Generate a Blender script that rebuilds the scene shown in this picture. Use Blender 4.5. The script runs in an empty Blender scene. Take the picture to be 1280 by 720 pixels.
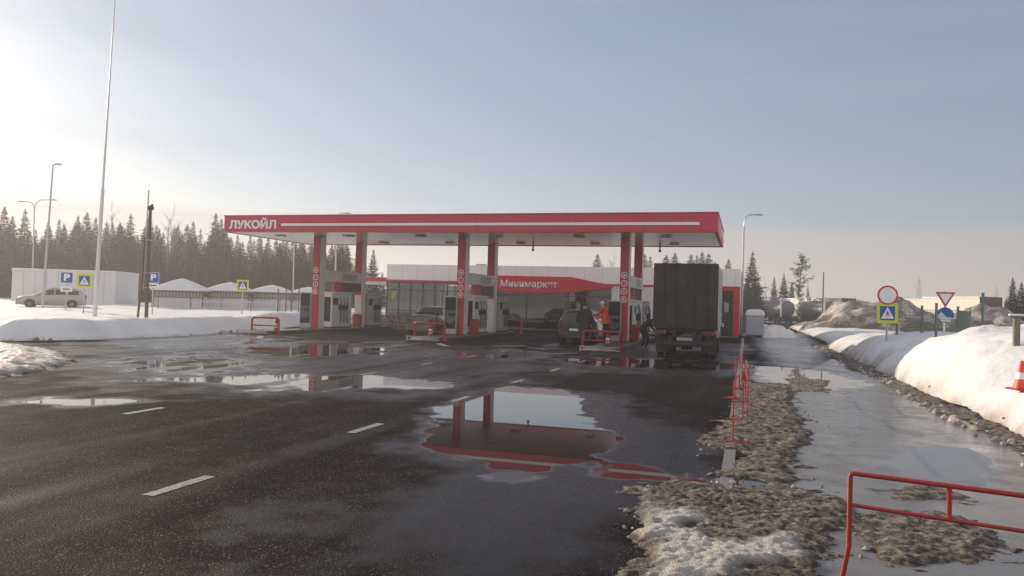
import bpy, bmesh, math, random
import numpy as np
from mathutils import Vector, Matrix, Quaternion
R = math.radians
S = bpy.context.scene
C = S.collection

# ------------------------------------------------------------------ camera
F, H0, ROLL, CH = 960.0, 380.0, 0.029, 1.7
cd = bpy.data.cameras.new('camera'); cam = bpy.data.objects.new('camera', cd); C.objects.link(cam)
CM = Matrix.Rotation(math.pi/2 + math.atan((H0-360)/F), 3, 'X') @ Matrix.Rotation(ROLL, 3, 'Z')
cam.matrix_world = Matrix.Translation((0, 0, CH)) @ CM.to_4x4()
cd.sensor_width = 36; cd.lens = F/1280*36; cd.clip_start = 0.05; cd.clip_end = 6000
S.camera = cam

# ------------------------------------------------------------------ sky, sun, exposure
SUN_AZ, SUN_EL = -45.0, 14.5          # degrees; azimuth measured from +Y towards +X
w = bpy.data.worlds.new('World'); S.world = w; w.use_nodes = True
nt = w.node_tree; nt.nodes.clear()
wo = nt.nodes.new('ShaderNodeOutputWorld'); bg = nt.nodes.new('ShaderNodeBackground')
sky = nt.nodes.new('ShaderNodeTexSky'); sky.sky_type = 'NISHITA'; sky.sun_disc = False
sky.sun_elevation = R(SUN_EL); sky.sun_rotation = R(SUN_AZ)
sky.air_density = 1.0; sky.dust_density = 0.7; sky.ozone_density = 3.0
SKY_STRENGTH = 0.074
bg.inputs['Strength'].default_value = SKY_STRENGTH
# thin veil of high cloud, and a low bank of pale cloud towards the horizon
tc = nt.nodes.new('ShaderNodeTexCoord'); sep = nt.nodes.new('ShaderNodeSeparateXYZ')
nt.links.new(tc.outputs['Generated'], sep.inputs[0])
mp = nt.nodes.new('ShaderNodeMapping'); mp.inputs['Scale'].default_value = (1.3, 1.3, 9.0)
nt.links.new(tc.outputs['Generated'], mp.inputs[0])
nz = nt.nodes.new('ShaderNodeTexNoise'); nz.inputs['Scale'].default_value = 1.6; nz.inputs['Detail'].default_value = 5
nt.links.new(mp.outputs[0], nz.inputs['Vector'])
def wmath(op, a, b=None, clamp=False):
    n = nt.nodes.new('ShaderNodeMath'); n.operation = op; n.use_clamp = clamp
    for i, s in enumerate((a, b)):
        if s is None: continue
        if isinstance(s, (int, float)): n.inputs[i].default_value = s
        else: nt.links.new(s, n.inputs[i])
    return n.outputs[0]
edge = wmath('ADD', sep.outputs['Z'], wmath('MULTIPLY', nz.outputs['Fac'], -0.03))
mr = nt.nodes.new('ShaderNodeMapRange'); mr.interpolation_type = 'SMOOTHSTEP'
mr.inputs['From Min'].default_value = 0.100; mr.inputs['From Max'].default_value = 0.078
mr.inputs['To Min'].default_value = 0.0; mr.inputs['To Max'].default_value = 0.34
nt.links.new(edge, mr.inputs['Value'])
wisp = nt.nodes.new('ShaderNodeMapRange'); wisp.inputs['From Min'].default_value = .45; wisp.inputs['From Max'].default_value = .75
wisp.inputs['To Max'].default_value = .22
nt.links.new(nz.outputs['Fac'], wisp.inputs['Value'])
cl = wmath('ADD', wmath('ADD', mr.outputs[0], wisp.outputs[0]), 0.44, True)
mix = nt.nodes.new('ShaderNodeMix'); mix.data_type = 'RGBA'
CLOUD = (3.1, 3.75, 4.7, 1)
mix2 = nt.nodes.new('ShaderNodeMix'); mix2.data_type = 'RGBA'; mix2.inputs['A'].default_value = CLOUD; mix2.inputs['B'].default_value = (4.3, 4.1, 4.25, 1)
mr2 = nt.nodes.new('ShaderNodeMapRange'); mr2.inputs['From Max'].default_value = .34; nt.links.new(mr.outputs[0], mr2.inputs['Value']); nt.links.new(mr2.outputs[0], mix2.inputs['Factor']); nt.links.new(mix2.outputs['Result'], mix.inputs['B'])
nt.links.new(cl, mix.inputs['Factor']); nt.links.new(sky.outputs[0], mix.inputs['A'])
# unseen bright cloud added behind the camera to lift faces in shade
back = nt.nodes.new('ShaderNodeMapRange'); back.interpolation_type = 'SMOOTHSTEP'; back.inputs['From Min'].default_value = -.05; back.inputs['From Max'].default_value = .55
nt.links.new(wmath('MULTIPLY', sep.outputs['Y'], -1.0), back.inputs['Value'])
fill_puff = nt.nodes.new('ShaderNodeMapRange'); fill_puff.inputs['From Min'].default_value = .38; fill_puff.inputs['From Max'].default_value = .58; fill_puff.inputs['To Min'].default_value = .35; nt.links.new(nz.outputs['Fac'], fill_puff.inputs['Value'])
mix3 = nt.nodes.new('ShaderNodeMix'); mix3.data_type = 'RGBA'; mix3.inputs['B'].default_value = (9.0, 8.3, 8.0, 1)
nt.links.new(wmath('MULTIPLY', back.outputs[0], fill_puff.outputs[0]), mix3.inputs['Factor']); nt.links.new(mix.outputs['Result'], mix3.inputs['A'])
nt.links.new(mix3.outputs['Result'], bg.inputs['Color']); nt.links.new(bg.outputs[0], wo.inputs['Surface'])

sd = bpy.data.lights.new('sun', 'SUN'); sd.energy = 4.5; sd.angle = R(0.6); sd.color = (1.0, 0.84, 0.66)
sun = bpy.data.objects.new('sun', sd); C.objects.link(sun)
sv = Vector((math.sin(R(SUN_AZ))*math.cos(R(SUN_EL)), math.cos(R(SUN_AZ))*math.cos(R(SUN_EL)), math.sin(R(SUN_EL))))
sun.rotation_euler = sv.to_track_quat('Z', 'Y').to_euler(); sun.location = (-40, 40, 40)
S.view_settings.view_transform = 'Standard'; S.view_settings.look = 'None'
S.view_settings.exposure = 0.62; S.view_settings.gamma = 1.0; S.view_settings.use_curve_mapping = False
HAZE_DENSITY, HAZE_G = 0.0014, 0.34
try:
    S.cycles.use_denoising = True; S.cycles.denoiser = 'OPENIMAGEDENOISE'
    S.cycles.max_bounces = 7; S.cycles.transparent_max_bounces = 16; S.cycles.volume_bounces = 0
    S.cycles.caustics_reflective = False; S.cycles.caustics_refractive = False
except Exception:
    pass

# ------------------------------------------------------------------ helpers: places
A = R(17.0); CA, SA = math.cos(A), math.sin(A)     # the station's axes lie 17 degrees off the view
def W(u, v, z=0.0): return Vector((u*CA + v*SA, -u*SA + v*CA, z))
def ray(px, py): return CM @ Vector(((px-640)/F, -(py-360)/F, -1.0))
def gp(px, py, z=0.0):
    d = ray(px, py); t = (z-CH)/d.z; return Vector((0, 0, CH)) + d*t
def at(px, py, Y):
    d = ray(px, py); return Vector((0, 0, CH)) + d*(Y/d.y)
def UV(p): return (p.x*CA - p.y*SA, p.x*SA + p.y*CA)

# ------------------------------------------------------------------ helpers: noise in numpy
def _hash(ix, iy, seed):
    n = (ix.astype(np.int64)*374761393 + iy.astype(np.int64)*668265263 + seed*974634777) & 0xffffffff
    n = ((n ^ (n >> 13))*1274126177) & 0xffffffff
    return ((n ^ (n >> 16)) & 0xffff)/65535.0
def vnoise(x, y, seed=0):
    ix, iy = np.floor(x), np.floor(y); fx, fy = x-ix, y-iy
    fx = fx*fx*(3-2*fx); fy = fy*fy*(3-2*fy)
    a, b = _hash(ix, iy, seed), _hash(ix+1, iy, seed); c, d = _hash(ix, iy+1, seed), _hash(ix+1, iy+1, seed)
    return (a*(1-fx)+b*fx)*(1-fy) + (c*(1-fx)+d*fx)*fy
def fbm(x, y, sc, oct=4, seed=0):
    s = np.zeros_like(x, dtype=float); a, t = 1.0, 0.0
    for o in range(oct):
        s += a*vnoise(x*sc*2**o + 17.3*o, y*sc*2**o - 9.1*o, seed+o); t += a; a *= .5
    return s/t
def sstep(a, b, x):
    t = np.clip((x-a)/(b-a), 0, 1); return t*t*(3-2*t)
def sdist(px, py, poly):
    """signed distance to a polygon, positive inside"""
    d = np.full(px.shape, 1e9); ins = np.zeros(px.shape, bool); n = len(poly)
    for i in range(n):
        x0, y0 = poly[i]; x1, y1 = poly[(i+1) % n]
        ex, ey = x1-x0, y1-y0; L = ex*ex+ey*ey+1e-12
        t = np.clip(((px-x0)*ex+(py-y0)*ey)/L, 0, 1)
        d = np.minimum(d, np.hypot(px-x0-t*ex, py-y0-t*ey))
        c = ((y0 > py) != (y1 > py)); xi = x0 + (py-y0)*ex/(ey if abs(ey) > 1e-9 else 1e-9)
        ins ^= c & (px < xi)
    return np.where(ins, d, -d)
def UVpx(u, v):
    c = CM.transposed() @ (W(u, v) - Vector((0, 0, CH))); return (640 + F*c.x/-c.z, 360 - F*c.y/-c.z)
def gpoly(pts): return [tuple(gp(*p)[:2]) for p in pts]

# ------------------------------------------------------------------ helpers: materials
MATS = {}
def mat(name, col, rough=.6, metal=0.0, var=.12, vscale=3.0, bump=0.0, bscale=40.0, spec=.5, dirt=None, dscale=1.2, damt=.5, coat=0.0, emit=0.0):
    if name in MATS: return MATS[name]
    m = bpy.data.materials.new(name); m.use_nodes = True; t = m.node_tree
    p = t.nodes['Principled BSDF']; L = t.links.new
    p.inputs['Roughness'].default_value = rough; p.inputs['Metallic'].default_value = metal
    p.inputs['Specular IOR Level'].default_value = spec; p.inputs['Coat Weight'].default_value = coat
    tcn = t.nodes.new('ShaderNodeTexCoord')
    n = t.nodes.new('ShaderNodeTexNoise'); n.inputs['Scale'].default_value = vscale; n.inputs['Detail'].default_value = 6
    L(tcn.outputs['Object'], n.inputs['Vector'])
    mx = t.nodes.new('ShaderNodeMix'); mx.data_type = 'RGBA'
    lo = [max(0, c*(1-var)) for c in col[:3]]; hi = [min(1, c*(1+var)) for c in col[:3]]
    mx.inputs['A'].default_value = (*lo, 1); mx.inputs['B'].default_value = (*hi, 1)
    L(n.outputs['Fac'], mx.inputs['Factor']); out = mx.outputs['Result']
    if dirt:
        n2 = t.nodes.new('ShaderNodeTexNoise'); n2.inputs['Scale'].default_value = dscale; n2.inputs['Detail'].default_value = 8; n2.inputs['Roughness'].default_value = .65
        L(tcn.outputs['Object'], n2.inputs['Vector'])
        r = t.nodes.new('ShaderNodeMapRange'); r.inputs['From Min'].default_value = .42; r.inputs['From Max'].default_value = .68; r.inputs['To Max'].default_value = damt
        L(n2.outputs['Fac'], r.inputs['Value'])
        m2 = t.nodes.new('ShaderNodeMix'); m2.data_type = 'RGBA'; m2.inputs['B'].default_value = (*dirt, 1)
        L(r.outputs[0], m2.inputs['Factor']); L(out, m2.inputs['A']); out = m2.outputs['Result']
    L(out, p.inputs['Base Color'])
    if bump:
        b = t.nodes.new('ShaderNodeBump'); b.inputs['Strength'].default_value = bump; b.inputs['Distance'].default_value = .02
        n3 = t.nodes.new('ShaderNodeTexNoise'); n3.inputs['Scale'].default_value = bscale; n3.inputs['Detail'].default_value = 5
        L(tcn.outputs['Object'], n3.inputs['Vector']); L(n3.outputs['Fac'], b.inputs['Height']); L(b.outputs[0], p.inputs['Normal'])
    if emit:
        p.inputs['Emission Color'].default_value = (*col[:3], 1); p.inputs['Emission Strength'].default_value = emit
    MATS[name] = m; return m

RED = mat('red_cladding', (.50, .024, .062), .36, var=.08, dirt=(.30, .10, .10), damt=.35)
REDP = mat('red_paint', (.40, .02, .025), .5, var=.2, vscale=9, dirt=(.16, .06, .045), dscale=6, damt=.7)
WHITE = mat('white_cladding', (.74, .73, .72), .45, var=.05, dirt=(.45, .42, .40), damt=.35)
WPAINT = mat('white_lettering', (.82, .80, .80), .4, var=.03)
CEIL = mat('ceiling_panel', (.93, .91, .91), .22, .55, var=.04, vscale=1.2)
GREYP = mat('grey_panel', (.42, .42, .43), .45, var=.08, dirt=(.28, .26, .25), damt=.3)
SILVER = mat('galvanised_steel', (.46, .47, .48), .42, .75, var=.12, vscale=6)
DARK = mat('dark_plastic', (.025, .025, .028), .45, var=.3)
RUBBER = mat('tyre_rubber', (.018, .018, .018), .8, var=.3, dirt=(.10, .085, .075), dscale=7, damt=.5)
SCREEN = mat('dark_poster', (.012, .017, .020), .3, var=.4, vscale=2, spec=.3)
TEAL = mat('teal_sheet', (.10, .21, .25), .4, var=.12)
SIGNBLUE = mat('sign_blue', (.02, .09, .36), .4)
SIGNYEL = mat('sign_yellow_green', (.58, .66, .02), .4)
SIGNRED = mat('sign_red', (.55, .03, .04), .4)
BLACK = mat('sign_black', (.012, .012, .012), .5)
WOOD = mat('weathered_wood', (.14, .095, .07), .85, var=.35, vscale=14, bump=.4, bscale=25)
CONC = mat('painted_concrete', (.50, .47, .44), .8, var=.15, vscale=5, bump=.25, dirt=(.16, .14, .12), dscale=2.5, damt=.8)
KERB = mat('wet_kerb', (.06, .055, .055), .35, var=.3, vscale=5, bump=.3)
BARK = mat('bark', (.07, .055, .045), .9, var=.35, vscale=8)
BIRCH = mat('birch_twigs', (.22, .19, .17), .85, var=.3)
SKIN = mat('skin', (.52, .30, .22), .55, var=.06)

def glass_mat(name, tint, refl=.5, rough=.02):
    m = bpy.data.materials.new(name); m.use_nodes = True; t = m.node_tree; t.nodes.clear(); L = t.links.new
    o = t.nodes.new('ShaderNodeOutputMaterial'); tr = t.nodes.new('ShaderNodeBsdfTransparent'); gl = t.nodes.new('ShaderNodeBsdfGlossy')
    tr.inputs['Color'].default_value = (*tint, 1); gl.inputs['Roughness'].default_value = rough; gl.inputs['Color'].default_value = (.9, .9, .92, 1)
    fr = t.nodes.new('ShaderNodeFresnel'); fr.inputs['IOR'].default_value = 1.6
    md = t.nodes.new('ShaderNodeMath'); md.operation = 'MULTIPLY_ADD'; md.inputs[1].default_value = 1.0; md.inputs[2].default_value = refl*.2; md.use_clamp = True
    nzz = t.nodes.new('ShaderNodeTexNoise'); nzz.inputs['Scale'].default_value = .7
    bp = t.nodes.new('ShaderNodeBump'); bp.inputs['Strength'].default_value = .03; bp.inputs['Distance'].default_value = .1
    tcn = t.nodes.new('ShaderNodeTexCoord'); L(tcn.outputs['Object'], nzz.inputs['Vector']); L(nzz.outputs['Fac'], bp.inputs['Height']); L(bp.outputs[0], gl.inputs['Normal'])
    mx = t.nodes.new('ShaderNodeMixShader'); L(fr.outputs[0], md.inputs[0]); L(md.outputs[0], mx.inputs[0]); L(tr.outputs[0], mx.inputs[1]); L(gl.outputs[0], mx.inputs[2]); L(mx.outputs[0], o.inputs['Surface'])
    MATS[name] = m; return m
GLASS = glass_mat('clear_glazing', (.55, .60, .60), .45)
DGLASS = glass_mat('tinted_glazing', (.035, .033, .036), .3)
CARGLASS = mat('car_glass', (.012, .014, .016), .06, var=.2, spec=.7)

# ------------------------------------------------------------------ helpers: meshes
class MB:
    def __init__(s): s.v = []; s.f = []; s.m = []
    def add(s, vs, fs, mi=0):
        o = len(s.v); s.v += [tuple(p) for p in vs]; s.f += [tuple(i+o for i in f) for f in fs]; s.m += [mi]*len(fs); return s
    def box(s, x0, x1, y0, y1, z0, z1, mi=0):
        vs = [(x, y, z) for z in (z0, z1) for y in (y0, y1) for x in (x0, x1)]
        return s.add(vs, [(0, 2, 3, 1), (4, 5, 7, 6), (0, 1, 5, 4), (2, 6, 7, 3), (0, 4, 6, 2), (1, 3, 7, 5)], mi)
    def prism(s, poly, a, b, axis='y', mi=0):
        """poly in the plane across the axis: (x,z) for y, (x,y) for z, (y,z) for x"""
        def P(p, t): return {'y': (p[0], t, p[1]), 'z': (p[0], p[1], t), 'x': (t, p[0], p[1])}[axis]
        n = len(poly); vs = [P(p, a) for p in poly] + [P(p, b) for p in poly]
        fs = [tuple(range(n)), tuple(range(2*n-1, n-1, -1))] + [((i+1) % n, i, n+i, n+(i+1) % n) for i in range(n)]
        return s.add(vs, fs, mi)
    def tube(s, pts, r, n=8, mi=0, caps=True):
        pts = [Vector(p) for p in pts]; rs = r if isinstance(r, (list, tuple)) else [r]*len(pts)
        vs = []; up0 = None
        for i, p in enumerate(pts):
            d = (pts[min(i+1, len(pts)-1)] - pts[max(i-1, 0)]).normalized()
            if up0 is None: up0 = Vector((0, 0, 1)) if abs(d.z) < .9 else Vector((1, 0, 0))
            a = d.cross(up0); a = a.normalized() if a.length > 1e-6 else d.orthogonal().normalized()
            b = a.cross(d).normalized(); up0 = b
            vs += [p + a*math.cos(2*math.pi*k/n)*rs[i] + b*math.sin(2*math.pi*k/n)*rs[i] for k in range(n)]
        fs = [(i*n+k, i*n+(k+1) % n, (i+1)*n+(k+1) % n, (i+1)*n+k) for i in range(len(pts)-1) for k in range(n)]
        if caps: fs += [tuple(range(n-1, -1, -1)), tuple((len(pts)-1)*n+k for k in range(n))]
        return s.add(vs, fs, mi)
    def lathe(s, prof, c=(0, 0, 0), n=16, axis='z', mi=0):
        vs = []
        for r, h in prof:
            for k in range(n):
                a = 2*math.pi*k/n; q = (r*math.cos(a), r*math.sin(a), h)
                if axis == 'x': q = (q[2], q[0], q[1])
                if axis == 'y': q = (q[0], q[2], q[1])
                vs.append((c[0]+q[0], c[1]+q[1], c[2]+q[2]))
        m = len(prof)
        fs = [(i*n+k, i*n+(k+1) % n, (i+1)*n+(k+1) % n, (i+1)*n+k) for i in range(m-1) for k in range(n)]
        fs += [tuple(range(n-1, -1, -1)), tuple((m-1)*n+k for k in range(n))]
        return s.add(vs, fs, mi)
    def ball(s, c, r, n=10, mi=0):
        r = r if isinstance(r, (list, tuple)) else (r, r, r)
        vs = []; fs = []; m = n
        for i in range(m+1):
            t = math.pi*i/m
            for k in range(n): a = 2*math.pi*k/n; vs.append((c[0]+r[0]*math.sin(t)*math.cos(a), c[1]+r[1]*math.sin(t)*math.sin(a), c[2]+r[2]*math.cos(t)))
        fs = [(i*n+k, (i+1)*n+k, (i+1)*n+(k+1) % n, i*n+(k+1) % n) for i in range(m) for k in range(n)]
        return s.add(vs, fs, mi)
    def loft(s, rings, mi=0, caps=True):
        n = len(rings[0]); vs = [p for r in rings for p in r]
        fs = [(i*n+k, i*n+(k+1) % n, (i+1)*n+(k+1) % n, (i+1)*n+k) for i in range(len(rings)-1) for k in range(n)]
        if caps: fs += [tuple(range(n-1, -1, -1)), tuple((len(rings)-1)*n+k for k in range(n))]
        return s.add(vs, fs, mi)
    def mesh(s, name, mats):
        me = bpy.data.meshes.new(name); me.from_pydata(s.v, [], s.f)
        for m in (mats if isinstance(mats, (list, tuple)) else [mats]): me.materials.append(m)
        me.polygons.foreach_set('material_index', s.m); me.update()
        bm = bmesh.new(); bm.from_mesh(me); bmesh.ops.recalc_face_normals(bm, faces=bm.faces); bm.to_mesh(me); bm.free()
        return me
    def build(s, name, mats, parent=None, bevel=0.0, smooth=35, loc=None, rot=None):
        me = s.mesh(name, mats)
        if smooth:
            me.polygons.foreach_set('use_smooth', [True]*len(me.polygons)); me.set_sharp_from_angle(angle=R(smooth))
        o = bpy.data.objects.new(name, me); C.objects.link(o)
        if parent: o.parent = parent
        if loc: o.location = loc
        if rot: o.rotation_euler = rot
        if bevel:
            b = o.modifiers.new('bevel', 'BEVEL'); b.width = bevel; b.segments = 2; b.limit_method = 'ANGLE'; b.angle_limit = R(40)
        return o
def tag(o, label=None, cat=None, group=None, kind=None):
    if label: o['label'] = label
    if cat: o['category'] = cat
    if group: o['group'] = group
    if kind: o['kind'] = kind
    return o
def thing(name, label, cat, loc=(0, 0, 0), rz=0.0, group=None):
    o = bpy.data.objects.new(name, None); C.objects.link(o); o.location = loc; o.rotation_euler = (0, 0, rz)
    o.empty_display_size = .3
    return tag(o, label, cat, group)
def station(name, label, cat, u, v, z=0.0, group=None, rz=0.0):
    return thing(name, label, cat, W(u, v, z), -A + rz, group)
def copy_tree(o, loc, rz=None, label=None, scale=None):
    def cp(q, par):
        c = q.copy(); C.objects.link(c)
        if par: c.parent = par
        for ch in list(q.children): cp(ch, c)
        return c
    c = cp(o, None); c.location = loc
    if rz is not None: c.rotation_euler = (0, 0, rz)
    if scale is not None: c.scale = scale
    if label: c['label'] = label
    return c
def grid(name, X, Y, Z, m, smooth=True, attrs=None, kind='structure'):
    r, c = X.shape; me = bpy.data.meshes.new(name)
    co = np.stack([X, Y, Z], -1).reshape(-1, 3)
    i = np.arange(r*c).reshape(r, c)
    q = np.stack([i[:-1, :-1], i[:-1, 1:], i[1:, 1:], i[1:, :-1]], -1).reshape(-1, 4)
    me.vertices.add(len(co)); me.vertices.foreach_set('co', co.ravel())
    me.loops.add(q.size); me.loops.foreach_set('vertex_index', q.ravel())
    me.polygons.add(len(q)); me.polygons.foreach_set('loop_start', np.arange(0, q.size, 4))
    me.polygons.foreach_set('use_smooth', np.full(len(q), smooth))
    me.update(calc_edges=True); me.validate()
    for k, a in (attrs or {}).items():
        at_ = me.attributes.new(k, 'FLOAT', 'POINT'); at_.data.foreach_set('value', a.ravel().astype(np.float32))
    me.materials.append(m)
    o = bpy.data.objects.new(name, me); C.objects.link(o)
    if kind: o['kind'] = kind
    return o
FONT_CACHE = {}
def text_mesh(s, size, depth=.02, bold=0.0, align='LEFT', sx=1.0, shear=0.0):
    cu = bpy.data.curves.new('t', 'FONT'); cu.body = s; cu.size = size; cu.extrude = depth/2; cu.offset = bold; cu.align_x = align; cu.shear = shear
    cu.resolution_u = 4
    o = bpy.data.objects.new('t', cu); C.objects.link(o)
    dg = bpy.context.evaluated_depsgraph_get(); me = bpy.data.meshes.new_from_object(o.evaluated_get(dg))
    bpy.data.objects.remove(o); bpy.data.curves.remove(cu)
    me.transform(Matrix.Scale(sx, 4, (1, 0, 0))); me.transform(Matrix.Rotation(math.pi/2, 4, 'X'))
    return me
def text(s, size, m, parent, loc, name='lettering', rot=(0, 0, 0), width=None, height=None, **k):
    me = text_mesh(s, size, **k)
    co = np.array([v.co[:] for v in me.vertices])
    lo, hi = co.min(0), co.max(0)
    if width or height:
        fx = width/(hi[0]-lo[0]) if width else 1.0; fz = height/(hi[2]-lo[2]) if height else 1.0
        me.transform(Matrix.Translation((-lo[0]*fx, 0, -lo[2]*fz)) @ Matrix.Diagonal((fx, 1, fz, 1)))
    me.materials.clear(); me.materials.append(m)
    o = bpy.data.objects.new(name, me); C.objects.link(o); o.location = loc; o.rotation_euler = rot
    if parent: o.parent = parent
    return o

# ================================================================== GROUND
def snow_mat(name, base=(.80, .79, .78), dirt=(.30, .25, .20), amt=.0, dscale=1.0, bump=.35, bscale=6.0, lo=.45, hi=.7):
    m = bpy.data.materials.new(name); m.use_nodes = True; t = m.node_tree; L = t.links.new; p = t.nodes['Principled BSDF']
    p.inputs['Roughness'].default_value = .62; p.inputs['Specular IOR Level'].default_value = .3
    tcn = t.nodes.new('ShaderNodeTexCoord')
    n = t.nodes.new('ShaderNodeTexNoise'); n.inputs['Scale'].default_value = dscale; n.inputs['Detail'].default_value = 9; n.inputs['Roughness'].default_value = .68
    L(tcn.outputs['Object'], n.inputs['Vector'])
    r = t.nodes.new('ShaderNodeMapRange'); r.inputs['From Min'].default_value = lo; r.inputs['From Max'].default_value = hi; r.inputs['To Max'].default_value = amt
    L(n.outputs['Fac'], r.inputs['Value'])
    at_ = t.nodes.new('ShaderNodeAttribute'); at_.attribute_name = 'dirt'
    ad = t.nodes.new('ShaderNodeMath'); ad.operation = 'ADD'; ad.use_clamp = True
    ml = t.nodes.new('ShaderNodeMath'); ml.operation = 'MULTIPLY'
    md = t.nodes.new('ShaderNodeMapRange'); md.inputs['From Min'].default_value = .3; md.inputs['From Max'].default_value = .6; md.inputs['To Min'].default_value = .25; md.inputs['To Max'].default_value = 1.15
    L(n.outputs['Fac'], md.inputs['Value']); L(at_.outputs['Fac'], ml.inputs[0]); L(md.outputs[0], ml.inputs[1])
    L(r.outputs[0], ad.inputs[0]); L(ml.outputs[0], ad.inputs[1])
    ng = t.nodes.new('ShaderNodeTexNoise'); ng.inputs['Scale'].default_value = 16; ng.inputs['Detail'].default_value = 6; ng.inputs['Roughness'].default_value = .75; L(tcn.outputs['Object'], ng.inputs['Vector'])
    rg = t.nodes.new('ShaderNodeMapRange'); rg.inputs['From Min'].default_value = .60; rg.inputs['From Max'].default_value = .74; rg.inputs['To Max'].default_value = .45; L(ng.outputs['Fac'], rg.inputs['Value'])
    ad2 = t.nodes.new('ShaderNodeMath'); ad2.operation = 'ADD'; ad2.use_clamp = True; L(ad.outputs[0], ad2.inputs[0]); L(rg.outputs[0], ad2.inputs[1]); ad = ad2
    mx = t.nodes.new('ShaderNodeMix'); mx.data_type = 'RGBA'; mx.inputs['A'].default_value = (*base, 1); mx.inputs['B'].default_value = (*dirt, 1)
    L(ad.outputs[0], mx.inputs['Factor']); L(mx.outputs['Result'], p.inputs['Base Color'])
    n2 = t.nodes.new('ShaderNodeTexNoise'); n2.inputs['Scale'].default_value = bscale; n2.inputs['Detail'].default_value = 8; n2.inputs['Roughness'].default_value = .6
    L(tcn.outputs['Object'], n2.inputs['Vector'])
    b = t.nodes.new('ShaderNodeBump'); b.inputs['Strength'].default_value = bump; b.inputs['Distance'].default_value = .08
    L(n2.outputs['Fac'], b.inputs['Height']); L(b.outputs[0], p.inputs['Normal'])
    MATS[name] = m; return m
SNOW = snow_mat('snow', amt=.12)
DSNOW = snow_mat('dirty_snow', base=(.60, .56, .52), dirt=(.15, .125, .105), amt=.9, dscale=.8, bump=1.0, bscale=3, lo=.36, hi=.58)
SLUSH = snow_mat('slush', base=(.50, .425, .34), dirt=(.085, .065, .048), amt=1.0, dscale=14, bump=.9, bscale=70, lo=.36, hi=.62)

# one far sheet of snow out to the horizon
n = 96; mb = MB(); rs = [0, 60, 160, 400, 900, 2200]
vs = [(0, 40, -.09)]; fs = []
for r_ in rs[1:]:
    vs += [(r_*math.cos(2*math.pi*k/n), 40+r_*math.sin(2*math.pi*k/n), -.09) for k in range(n)]
fs = [(0, 1+k, 1+(k+1) % n) for k in range(n)]
for j in range(len(rs)-2):
    a, b = 1+j*n, 1+(j+1)*n; fs += [(a+k, b+k, b+(k+1) % n, a+(k+1) % n) for k in range(n)]
mb.add(vs, fs); o = mb.build('ground', SNOW); o['kind'] = 'structure'

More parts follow.
